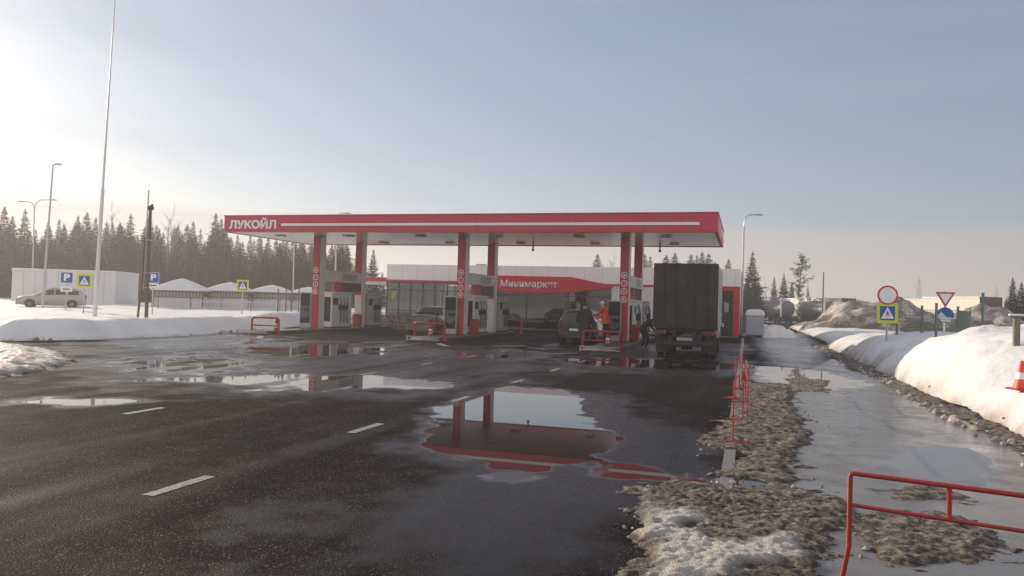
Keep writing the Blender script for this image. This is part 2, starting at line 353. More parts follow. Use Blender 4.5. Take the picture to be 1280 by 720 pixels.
# asphalt: wetness and ice as point attributes of the sheet, finished by noise in the shader
def asphalt_mat():
    m = bpy.data.materials.new('wet_asphalt'); m.use_nodes = True; t = m.node_tree; L = t.links.new; p = t.nodes['Principled BSDF']
    tcn = t.nodes.new('ShaderNodeTexCoord')
    def noise(sc, det=5, ro=.55, vec=None):
        n = t.nodes.new('ShaderNodeTexNoise'); n.inputs['Scale'].default_value = sc; n.inputs['Detail'].default_value = det; n.inputs['Roughness'].default_value = ro
        L(vec or tcn.outputs['Object'], n.inputs['Vector']); return n.outputs['Fac']
    def mth(op, a, b, clamp=False):
        n = t.nodes.new('ShaderNodeMath'); n.operation = op; n.use_clamp = clamp
        for i, s in enumerate((a, b)):
            if isinstance(s, (int, float)): n.inputs[i].default_value = s
            else: L(s, n.inputs[i])
        return n.outputs[0]
    def rng(v, a, b, c, d, smooth=False):
        n = t.nodes.new('ShaderNodeMapRange'); L(v, n.inputs['Value'])
        if smooth: n.interpolation_type = 'SMOOTHSTEP'
        for k, q in zip(('From Min', 'From Max', 'To Min', 'To Max'), (a, b, c, d)): n.inputs[k].default_value = q
        return n.outputs[0]
    def mixc(f, a, b):
        n = t.nodes.new('ShaderNodeMix'); n.data_type = 'RGBA'; L(f, n.inputs['Factor'])
        for k, q in (('A', a), ('B', b)):
            if isinstance(q, tuple): n.inputs[k].default_value = (*q, 1)
            else: L(q, n.inputs[k])
        return n.outputs['Result']
    at1 = t.nodes.new('ShaderNodeAttribute'); at1.attribute_name = 'wet'
    at2 = t.nodes.new('ShaderNodeAttribute'); at2.attribute_name = 'ice'
    big = noise(.55, 6); med = noise(3.0, 6); fine = noise(95, 3, .7)
    wet = mth('ADD', at1.outputs['Fac'], mth('MULTIPLY', mth('SUBTRACT', mth('ADD', mth('MULTIPLY', big, .55), mth('MULTIPLY', med, .45)), .5), .36))
    film = rng(wet, .12, .55, 0, 1, True); pud = rng(wet, .58, .76, 0, 1, True)
    ice = rng(mth('ADD', at2.outputs['Fac'], mth('MULTIPLY', mth('SUBTRACT', med, .5), .5)), .35, .65, 0, 1, True)
    # aggregate: voronoi stones, a share painted pale in place of wet sparkle
    vo = t.nodes.new('ShaderNodeTexVoronoi'); vo.inputs['Scale'].default_value = 85; L(tcn.outputs['Object'], vo.inputs['Vector'])
    stone = rng(vo.outputs['Color'], .0, 1.0, 0, 1)
    sepc = t.nodes.new('ShaderNodeSeparateColor'); L(vo.outputs['Color'], sepc.inputs[0])
    pale = rng(sepc.outputs[0], .86, 1.0, 0, 1)
    dry = mixc(med, (.013, .0105, .011), (.025, .020, .0205))
    dry = mixc(mth('MULTIPLY', rng(sepc.outputs[1], .3, .8, 0, 1), .45), dry, (.012, .010, .010))
    dry = mixc(mth('MULTIPLY', pale, rng(med, .35, .65, .35, .8)), dry, (.24, .20, .17))
    nzv = t.nodes.new('ShaderNodeTexNoise'); nzv.inputs['Scale'].default_value = .9; nzv.inputs['Detail'].default_value = 5; L(tcn.outputs['Object'], nzv.inputs['Vector'])
    vm = t.nodes.new('ShaderNodeVectorMath'); vm.operation = 'MULTIPLY_ADD'; vm.inputs[1].default_value = (1.6, 1.6, 0); L(nzv.outputs['Color'], vm.inputs[0]); L(tcn.outputs['Object'], vm.inputs[2])
    vc = t.nodes.new('ShaderNodeTexVoronoi'); vc.feature = 'DISTANCE_TO_EDGE'; vc.inputs['Scale'].default_value = .16; L(vm.outputs[0], vc.inputs['Vector'])
    crack = mth('MULTIPLY', rng(vc.outputs['Distance'], .0012, .0035, 1, 0), rng(big, .42, .55, 0, .8))
    dry = mixc(crack, dry, (.006, .005, .005))
    dry = mixc(mth('MULTIPLY', rng(noise(.8, 8, .7), .54, .72, 0, 1), .35), dry, (.085, .075, .068))
    col = mixc(mth('MULTIPLY', film, .8), dry, (.018, .015, .016))
    icec = mixc(big, (.115, .10, .09), (.21, .19, .175))
    icec = mixc(rng(noise(1.6, 7, .65), .5, .66, 0, .8), icec, (.10, .085, .07))
    col = mixc(ice, col, icec)
    L(col, p.inputs['Base Color'])
    ro = mth('ADD', rng(med, .3, .7, .62, .82), 0.0)
    ro = mth('SUBTRACT', ro, mth('MULTIPLY', film, .46))
    iro = rng(mth('ADD', mth('MULTIPLY', big, .5), mth('MULTIPLY', med, .5)), .38, .62, .06, .34)
    mxr = t.nodes.new('ShaderNodeMix'); L(ice, mxr.inputs['Factor']); L(ro, mxr.inputs['A']); L(iro, mxr.inputs['B'])
    mx2 = t.nodes.new('ShaderNodeMix'); L(pud, mx2.inputs['Factor']); L(mxr.outputs['Result'], mx2.inputs['A']); mx2.inputs['B'].default_value = .015
    L(mx2.outputs['Result'], p.inputs['Roughness'])
    sp_l = mth('MAXIMUM', rng(film, 0, 1, .010, .17), mth('MULTIPLY', mth('MAXIMUM', pud, ice), .5)); L(sp_l, p.inputs['Specular IOR Level']); p.inputs['IOR'].default_value = 1.4
    b = t.nodes.new('ShaderNodeBump'); b.inputs['Distance'].default_value = .012
    hgt = mth('ADD', mth('MULTIPLY', vo.outputs['Distance'], -1.0), mth('MULTIPLY', fine, .5))
    L(hgt, b.inputs['Height'])
    inv = mth('MULTIPLY', mth('SUBTRACT', 1.0, pud, True), mth('SUBTRACT', 1.0, mth('MULTIPLY', film, .55)))
    inv = mth('MULTIPLY', inv, mth('SUBTRACT', 1.0, mth('MULTIPLY', ice, .75)))
    L(mth('MULTIPLY', inv, .5), b.inputs['Strength']); L(b.outputs[0], p.inputs['Normal'])
    return m
ASPH = asphalt_mat()

rows = np.concatenate([np.linspace(-14, 1.5, 40)[:-1], np.geomspace(1.5, 120, 520)])
s_ = np.linspace(-1, 1, 520); s_ = np.sign(s_)*np.abs(s_)**1.25
Yg, Sg = np.meshgrid(rows, s_, indexing='ij')
Xg = Sg*(np.maximum(Yg, 0)*1.0 + 12)
mirror = [  # (polygon in the photograph's pixels on the ground, wetness, softness in metres)
    ([(525, 522), (552, 505), (585, 489), (640, 483), (705, 487), (728, 498), (722, 515), (742, 535), (790, 553), (770, 570), (740, 582), (690, 588), (620, 584), (575, 575), (548, 556), (538, 540)], .93, .30),
    ([(740, 570), (800, 580), (890, 600), (880, 612), (800, 604), (720, 594)], .72, .22),
    ([(585, 592), (650, 588), (700, 596), (640, 606), (600, 603)], .70, .2),
    ([(150, 476), (330, 466), (480, 470), (590, 478), (560, 489), (430, 488), (330, 490), (250, 480)], .80, .5),
    ([(25, 503), (70, 497), (150, 497), (180, 502), (120, 509), (40, 508)], .95, .22),
    ([(300, 436), (420, 430), (500, 436), (480, 443), (330, 446)], .92, .8),
    ([(130, 448), (260, 438), (340, 452), (380, 462), (250, 470), (140, 466)], .74, 1.2),
    ([(500, 444), (640, 434), (700, 446), (640, 452)], .72, .8),
    ([(690, 448), (800, 446), (940, 456), (930, 464), (790, 460), (700, 456)], .86, .6),
    ([(938, 458), (1000, 460), (1060, 470), (1085, 482), (1040, 492), (985, 488), (945, 474)], 1.0, .45),
    ([(900, 596), (985, 606), (1060, 612), (1060, 624), (960, 622), (890, 610)], .95, .12),
    ([(900, 575), (922, 575), (935, 590), (905, 596)], .7, .12),
    ([(1150, 560), (1240, 560), (1270, 590), (1230, 612), (1130, 600), (1090, 575)], .86, .3),
    ([(1000, 680), (1100, 712), (1290, 690), (1300, 760), (960, 760)], .9, .12),
    ([(120, 410), (330, 418), (360, 430), (200, 440), (110, 432)], .66, 1.5),
]
film = [
    ([(420, 640), (560, 560), (800, 590), (800, 720), (380, 720)], .46, .7),
    ([(560, 490), (760, 490), (900, 560), (900, 620), (700, 640), (520, 600)], .50, .6),
    ([(100, 430), (520, 430), (700, 450), (600, 500), (250, 492), (110, 470)], .42, 1.2),
    ([(680, 430), (940, 430), (940, 470), (690, 465)], .45, 1.0),
]
icep = [([(935, 470), (1010, 462), (1040, 448), (1120, 480), (1200, 520), (1300, 580), (1320, 760), (1050, 760), (985, 600), (1000, 540), (985, 500)], 1.0, .5),
        ([(930, 420), (1010, 414), (1050, 440), (1060, 470), (940, 456)], .62, 1.5)]
NW = .6*fbm(Xg, Yg, .9, 5, 61) + .4*fbm(Xg, Yg, 3.5, 4, 62)
wet = np.full(Xg.shape, .16)
for lst in (film, mirror):
    for pl, val, soft in lst:
        d = sdist(Xg, Yg, gpoly(pl)) + soft*2.2*(NW-.5)*2; wet = np.maximum(wet, .16 + (val-.16)*sstep(-soft, soft, d))
ice = np.zeros(Xg.shape)
for pl, val, soft in icep: ice = np.maximum(ice, val*sstep(-soft, soft, sdist(Xg, Yg, gpoly(pl))))
# wheel-worn wet streaks along the lanes
Ug, Vg = Xg*CA - Yg*SA, Xg*SA + Yg*CA
wet += .30*(fbm(Ug*1.9, Vg*.12, 1.0, 4, 5) - .5)*sstep(2, 9, Yg) + .05*(fbm(Ug, Vg, .8, 4, 6)-.5)
grid('asphalt', Xg, Yg, np.zeros_like(Xg), ASPH, attrs={'wet': wet, 'ice': ice})

# painted lines, worn
def paint_mat():
    m = bpy.data.materials.new('worn_road_paint'); m.use_nodes = True; t = m.node_tree; L = t.links.new; p = t.nodes['Principled BSDF']
    tcn = t.nodes.new('ShaderNodeTexCoord'); n = t.nodes.new('ShaderNodeTexNoise'); n.inputs['Scale'].default_value = 18; n.inputs['Detail'].default_value = 8; n.inputs['Roughness'].default_value = .7
    L(tcn.outputs['Object'], n.inputs['Vector'])
    r = t.nodes.new('ShaderNodeMapRange'); r.inputs['From Min'].default_value = .45; r.inputs['From Max'].default_value = .6; r.inputs['To Max'].default_value = .9; L(n.outputs['Fac'], r.inputs['Value'])
    mx = t.nodes.new('ShaderNodeMix'); mx.data_type = 'RGBA'; mx.inputs['A'].default_value = (.35, .32, .285, 1); mx.inputs['B'].default_value = (.10, .09, .085, 1)
    L(r.outputs[0], mx.inputs['Factor']); L(mx.outputs['Result'], p.inputs['Base Color']); p.inputs['Roughness'].default_value = .4
    return m
PAINT = paint_mat()
def dash(mb, u, v0, v1, wd=.12):
    ps = [W(u-wd/2, v0, .004), W(u+wd/2, v0, .004), W(u+wd/2, v1, .004), W(u-wd/2, v1, .004)]
    mb.add(ps, [(0, 1, 2, 3)])
mb = MB()
for u, vs_ in ((-4.78, [(5.33, 6.12), (8.8, 9.64), (12.3, 13.15), (15.8, 16.7), (19.3, 20.2), (22.8, 23.7)]),
               (-8.3, [(5.25, 6.0), (8.75, 9.5), (12.1, 12.9), (15.6, 16.4), (19.1, 19.9), (22.6, 23.4), (26, 26.8)]),
               (-12.6, [(16, 17), (19.4, 20.4), (22.8, 23.8), (26, 27)]), (-16.5, [(19, 20), (22.4, 23.4), (25.8, 26.8)])):
    for a, b in vs_: dash(mb, u, a, b)
o = mb.build('lane_dashes', PAINT, smooth=0); o['kind'] = 'structure'
mb = MB()
for k in range(60): dash(mb, -.15, 2+k*.8, 2.8+k*.8-.001, .13)
EP = PAINT.copy(); EP.name = 'dirty_edge_paint'; EP.node_tree.nodes['Mix'].inputs['A'].default_value = (.24, .215, .19, 1)
o = mb.build('edge_line', EP, smooth=0); o['kind'] = 'structure'
# arrow-like slanted strips ahead of the islands
mb = MB()
for u0, v0, u1, v1 in ((-21.9, 27.2, -20.9, 28.6), (-19.0, 27.0, -20.0, 28.6), (-14.6, 27.6, -13.5, 29.2), (-11.0, 27.6, -12.0, 29.2), (-9.6, 29.0, -8.6, 30.4), (-7.2, 28.4, -8.2, 29.2), (-3.4, 25.4, -2.6, 26.4), (-6.6, 25.8, -5.8, 27.2), (-16.4, 26, -15.2, 27.4)):
    d = Vector((u1-u0, v1-v0)).normalized(); q = Vector((-d.y, d.x))*.13
    mb.add([W(u0+q.x, v0+q.y, .004), W(u0-q.x, v0-q.y, .004), W(u1-q.x, v1-q.y, .004), W(u1+q.x, v1+q.y, .004)], [(0, 1, 2, 3)])
o = mb.build('island_markings', PAINT, smooth=0); o['kind'] = 'structure'

# ---------------------------------------------------------------- snow: field and banks
def uvgrid(u0, u1, v0, v1, nu, nv, du=1.0, dv=1.0):
    a = np.linspace(0, 1, nu)**du; b = np.linspace(0, 1, nv)**dv
    Vv, Uu = np.meshgrid(v0+(v1-v0)*b, u0+(u1-u0)*a, indexing='ij'); return Uu, Vv
def toXY(U, V): return U*CA + V*SA, -U*SA + V*CA
# field on the left: its edge runs along the road, then turns away to the left
fld = [UV(gp(x, y)) for x, y in ((330, 413), (240, 419), (110, 425), (0, 426))]
fp = [fld[0], fld[1], fld[2], fld[3], (-48, 16.5), (-140, 15), (-140, 170), (-29, 170), (-29, 60), (-28.5, 50), (-26.0, 46), (-25.5, 40)]
U, V = uvgrid(-19.0, -110, 12, 150, 300, 320, 1.7, 1.6)
U2 = U + 0*V
d = sdist(U, V, fp)
edgeN = d + .9*(fbm(U, V, .55, 5, 3)-.5)
hh = .56 + .24*(fbm(U, V, .12, 3, 8)-.5) + .10*(fbm(U, V, .6, 4, 9)-.5)
bankrise = .16*np.exp(-((d-1.3)/1.0)**2)
Z = (hh+.10*(fbm(U, V, 1.6, 4, 19)-.5))*sstep(-.2, 1.5, edgeN) + bankrise*sstep(0, .8, edgeN) - .12*(1-sstep(-.3, .1, edgeN))
dirt = .5*np.exp(-np.abs(edgeN-.05)/.10)
X, Y = toXY(U, V); grid('snow_field', X, Y, Z, SNOW, attrs={'dirt': dirt})

# bank on the right of the wet lane: three long mounds pushed up by the plough
def bump_(v, c, wd): return np.exp(-((v-c)/wd)**2)
U, V = uvgrid(3.35, 60, -4, 90, 210, 560, 2.6, 1.0)
eu = 3.78 + .22*(fbm(V, V*0, .6, 4, 4)-.5) + .8*sstep(38, 50, V) + .22*np.exp(-((V-16.4)/.9)**2) + .2*np.exp(-((V-27.0)/1.2)**2)
crest = .52 + .90*bump_(V, 10.8, 4.2) + 1.06*bump_(V, 20.5, 4.6) + .60*bump_(V, 31, 4.5) + .28*bump_(V, 40, 4)
crest *= 1 - .42*bump_(V+.45*(U-3.8), 16.6, .9)
dd = U-eu + .18*(fbm(U, V, 1.4, 4, 21)-.5)
prof = 1-np.exp(-np.clip(dd, 0, None)/(.55+.25*fbm(U, V, .4, 2, 2)))
back = 1-.30*sstep(2.5, 9, dd)
Z = crest*prof*back*(1+.34*(fbm(U, V, .7, 5, 31)-.5)) + .13*np.clip(fbm(U, V, 2.2, 4, 35)-.52, 0, 1)*sstep(.1, .6, dd) + .10*(fbm(U, V, .5, 5, 33)-.5)*sstep(0, 1, dd)
Z = np.where(dd < 0, -.10, Z)
dirt = np.clip(1.0*np.exp(-np.clip(dd, 0, None)/.16), 0, 1) + .25*sstep(.62, .75, fbm(U, V, .8, 5, 40)) + .25*sstep(28, 36, V)*np.exp(-np.clip(dd, 0, None)/.8)
X, Y = toXY(U, V); grid('snow_bank', X, Y, Z, SNOW, attrs={'dirt': dirt})
BANK = (U, V, Z)
def bank_z(u, v):
    i = int(np.argmin(np.abs(BANK[1][:, 0]-v))); j = int(np.argmin(np.abs(BANK[0][i]-u))); return float(BANK[2][i, j])

# slush and trampled ice lying on the asphalt
def patch(name, poly, res, height, seed, soft=.10, m=SLUSH, white=None, rag=.25, mound=0.0):
    P = np.array(gpoly(poly)); x0, y0 = P.min(0)-.4; x1, y1 = P.max(0)+.4
    Yp, Xp = np.meshgrid(np.arange(y0, y1, res), np.arange(x0, x1, res), indexing='ij')
    d = sdist(Xp, Yp, [tuple(p) for p in P]) + rag*2.2*(fbm(Xp, Yp, 1.4, 5, seed)-.5) + .16*(fbm(Xp, Yp, 7, 4, seed+2)-.5)
    mk = sstep(-.06, max(soft, .22), d)
    lump = fbm(Xp, Yp, 3.2, 4, seed+7); fine = fbm(Xp, Yp, 13.0, 4, seed+11); stk = fbm(Xp*1.0, Yp*2.4, 5.0, 4, seed+19)
    Zp = height*(1.0*mk - .36 + 1.0*(lump-.5) + .75*(fine-.5) + .8*(stk-.5)) + .012*(fbm(Xp, Yp, 34, 2, seed+23)-.5)*mk + mound*sstep(0, 1.6, d)
    Zp = np.where(d < -.12, -.03, np.maximum(Zp, -.03)); mk = np.where(Zp > 0, mk, 0)
    at_ = {'dirt': np.clip(.25+.35*(1-mk)+.5*(.5-lump), 0, 1)}
    if white is not None:
        wv = np.zeros_like(Xp)
        for q in white: wv = np.maximum(wv, sstep(-.12, .12, sdist(Xp, Yp, gpoly(q)) + .55*(fbm(Xp, Yp, 3.0, 5, seed+3)-.5)))
        at_['white'] = wv*mk; Zp = Zp + .03*wv*mk
    return grid(name, Xp, Yp, Zp, m, attrs=at_, kind='stuff')
# the slush shader whitens where clean snow is left
t = SLUSH.node_tree; p_ = t.nodes['Principled BSDF']; src = p_.inputs['Base Color'].links[0].from_socket
aw = t.nodes.new('ShaderNodeAttribute'); aw.attribute_name = 'white'
mw = t.nodes.new('ShaderNodeMix'); mw.data_type = 'RGBA'; mw.inputs['B'].default_value = (.74, .69, .63, 1)
t.links.new(aw.outputs['Fac'], mw.inputs['Factor']); t.links.new(src, mw.inputs['A']); t.links.new(mw.outputs['Result'], p_.inputs['Base Color'])
patch('slush', [(788, 610), (850, 602), (960, 612), (1062, 618), (1072, 660), (1045, 700), (1030, 770), (770, 790), (792, 700), (772, 650)], .013, .045, 3,
      white=[[(808, 642), (860, 640), (880, 655), (850, 672), (812, 668)], [(838, 690), (870, 676), (900, 690), (930, 684), (985, 674), (985, 694), (900, 716), (860, 740), (815, 735)]])
patch('slush', [(848, 594), (862, 578), (900, 582), (912, 566), (868, 562), (858, 548), (900, 536), (910, 505), (925, 478), (985, 478), (1000, 510), (1012, 560), (1012, 600), (980, 612), (940, 602), (870, 604)], .018, .045, 13)
patch('slush', [(1072, 655), (1105, 640), (1160, 642), (1215, 655), (1248, 680), (1230, 704), (1110, 706), (1085, 690)], .016, .045, 23)
patch('slush', [(1100, 612), (1150, 606), (1230, 622), (1200, 630), (1120, 625)], .03, .03, 29)
patch('slush', [tuple(UVpx(u_, v_)) for u_, v_ in ((3.25, 44), (4.2, 44), (4.0, 30), (3.95, 22), (3.95, 10), (3.3, 10), (3.42, 14), (3.2, 18), (3.38, 22), (3.05, 26), (3.3, 32))], .035, .05, 33)
patch('slush', [(-40, 430), (40, 434), (90, 445), (105, 453), (75, 462), (10, 474), (-60, 486)], .07, .075, 43, soft=.5, mound=.18, white=[[(-70, 431), (50, 437), (92, 449), (60, 462), (0, 474), (-80, 484)]])
patch('slush', [(985, 472), (1040, 476), (1030, 490), (970, 492)], .05, .035, 53)

rc = random.Random(21); mb = MB()
def clod(p, s2):
    mb_ = MB(); mb_.ball((0, 0, 0), 1.0, 6); q = Matrix.Rotation(rc.uniform(0, 6), 3, 'Z')
    vs = []
    for v in mb_.v:
        k = .75+.5*rc.random(); v = q @ Vector((v[0]*s2*1.2*k, v[1]*s2*.9*k, v[2]*s2*.75*k)); vs.append(p+v)
    mb.add(vs, mb_.f)
for k in range(230):
    v = rc.uniform(9, 42); u = 3.55 + rc.gauss(-.1, .16)
    p = W(u, v); clod(Vector((p.x, p.y, max(0, bank_z(u, v))+.01)), rc.choice((.025, .035, .05, .08)))
for k in range(170):
    f = rc.random(); a, b = gp(340, 413), gp(-40, 427); p = a+(b-a)*f; p = p + Vector((rc.gauss(0, .4), rc.gauss(-.25, .4), 0)); clod(Vector((p.x, p.y, .02)), rc.choice((.03, .05, .07, .11)))
for k in range(90):
    q = rc.choice(((790, 650), (870, 560), (1000, 520), (1080, 680), (1010, 610), (900, 606), (930, 500))); p = gp(q[0]+rc.gauss(12, 13), q[1]+rc.gauss(0, 9)); clod(Vector((p.x, p.y, .008)), rc.choice((.008, .012, .018, .028)))
o = mb.build('snow_clods', DSNOW, smooth=50); o['kind'] = 'stuff'

# ================================================================== FUEL STATION
VF, VB, UL, UR, ZB, ZT = 33.0, 41.0, -25.5, -1.2, 4.93, 5.74
ISL = (-21.3, -13.3, -5.35)
can = station('fuel_canopy', 'long flat red filling station canopy on six red and white columns', 'canopy', (UL+UR)/2, VF)
hw = (UR-UL)/2
m = MB(); t_ = .12
m.box(-hw, hw, 0, t_, ZB, ZT); m.box(-hw, hw, VB-VF-t_, VB-VF, ZB, ZT); m.box(-hw, -hw+t_, t_, VB-VF-t_, ZB, ZT); m.box(hw-t_, hw, t_, VB-VF-t_, ZB, ZT)
m.build('fascia', RED, can, bevel=.02)
m = MB()
for k in range(12):
    a = -hw+t_+.01 + k*(2*hw-2*t_-.02)/12; b = a + (2*hw-2*t_-.02)/12-.015
    for j in range(8):
        c = t_+.01 + j*(VB-VF-2*t_-.02)/8; m.box(a, b, c, c+(VB-VF-2*t_-.02)/8-.012, ZB+.03, ZB+.07)
m.build('ceiling', CEIL, can)
m = MB(); m.box(-hw+t_+.002, hw-t_-.002, t_+.002, VB-VF-t_-.002, ZB+.10, ZB+.3); m.build('roof', GREYP, can)
m = MB()
for k in range(1, 16):
    x = -hw+k*2*hw/16; m = MB(); m.box(x-.007, x+.007, -.004, -.001, ZB+.02, ZT-.02); m.build('panel_seam', mat('seam_dark_red', (.20, .014, .028), .6), can)
m = MB(); m.box(-hw+3.35, hw-.75, -.03, 0.0, 5.24, 5.36); m.build('stripe', WPAINT, can)
m = MB(); m.box(-hw-.02, hw+.02, -.02, .1, ZT, ZT+.05); m.box(-hw-.02, hw+.02, VB-VF-.1, VB-VF+.02, ZT, ZT+.05); m.box(-hw-.02, -hw+.1, .1, VB-VF-.1, ZT, ZT+.05); m.box(hw-.1, hw+.02, .1, VB-VF-.1, ZT, ZT+.05)
m.build('roof_edge', RED, can)
text('ЛУКОЙЛ', .55, WPAINT, can, (-hw+.32, -.012, 5.10), depth=.03, bold=.022, width=2.75, height=.55)
text('ЛУКОЙЛ', .5, WPAINT, can, (hw+.012, 3.9, 5.12), rot=(0, 0, math.pi/2), depth=.03, bold=.022, width=2.7, height=.46)
for su in ISL:
    for sv_, rotl in ((35.0, 1), (39.5, 0)):
        m = MB(); x = su-(UL+UR)/2; y = sv_-VF
        m.box(x-.19, x+.21, y+.02, y+.55, .15, ZB+.02); m.build('column', WHITE, can, bevel=.015)
        lo = 1.0 if rotl else 1.95
        m = MB(); m.box(x-.20, x+.19, y-.03, y+.018, lo if not rotl else .16, ZB+.015); m.build('column_facing', RED, can)
        if rotl:
            for k in range(4):
                zc = 2.05 + k*.37; m = MB()
                ring = [(math.cos(2*math.pi*q/20), math.sin(2*math.pi*q/20)) for q in range(20)]
                vs = [(x-.005+.15*c, y-.036, zc+.15*s2) for c, s2 in ring] + [(x-.005+.115*c, y-.036, zc+.115*s2) for c, s2 in ring]
                m.add(vs, [(q, (q+1) % 20, 20+(q+1) % 20, 20+q) for q in range(20)])
                if k == 0: m.box(x-.055, x+.045, y-.04, y-.034, zc-.05, zc+.02); m.box(x-.03, x+.02, y-.04, y-.034, zc+.03, zc+.06)
                elif k == 1: m.prism([(x-.06, zc+.01), (x+.01, zc+.07), (x-.005, zc+.015), (x+.05, zc-.005), (x-.02, zc-.07), (x-.005, zc-.01)], y-.04, y-.034)
                elif k == 2: m.box(x-.012, x+.003, y-.04, y-.034, zc-.01, zc+.075); m.box(x-.012, x+.05, y-.04, y-.034, zc-.025, zc-.012)
                else: m.prism([(x-.05, zc-.05), (x+.04, zc-.05), (x+.05, zc), (x+.02, zc+.05), (x-.03, zc+.05), (x-.06, zc)], y-.04, y-.034)
                m.build('pictogram', WPAINT, can, smooth=0)
    # cross board joining the pair of columns
    x = su-(UL+UR)/2
    m = MB(); m.box(x-.14, x+.235, 2.58, 6.48, 2.62, 3.18); m.build('cross_board', WHITE, can, bevel=.02)
    m = MB(); m.box(x+.237, x+.243, 4.3, 5.9, 2.72, 3.08); m.build('board_panel', GREYP, can)
    m = MB(); m.box(x-.06, x+.16, 4.5, 6.47, 2.1, 2.58); m.build('hanging_box', mat('hanging_dark', (.06, .055, .055), .5), can)
    m = MB(); m.box(x-.05, x+.165, 3.6, 4.47, 2.1, 2.6); m.build('hanging_panel', RED, can)
for k in range(6):
    for j in range(2):
        m = MB(); m.box(-hw+2+k*4-.22, -hw+2+k*4+.22, 2+j*4-.22, 2+j*4+.22, ZB-.03, ZB+.025); m.build('downlight', GREYP, can)
m = MB(); m.tube([(-hw+14.2, 7.7, ZB+.03), (-hw+14.2, 7.7, ZB-.2)], .04); m.ball((-hw+14.2, 7.7, ZB-.22), .08); m.build('camera_dome', DARK, can)
m = MB(); m.tube([(hw-3.2, 7.7, ZB+.03), (hw-3.2, 7.7, ZB-.2)], .04); m.ball((hw-3.2, 7.7, ZB-.22), .08); m.build('camera_dome', DARK, can)

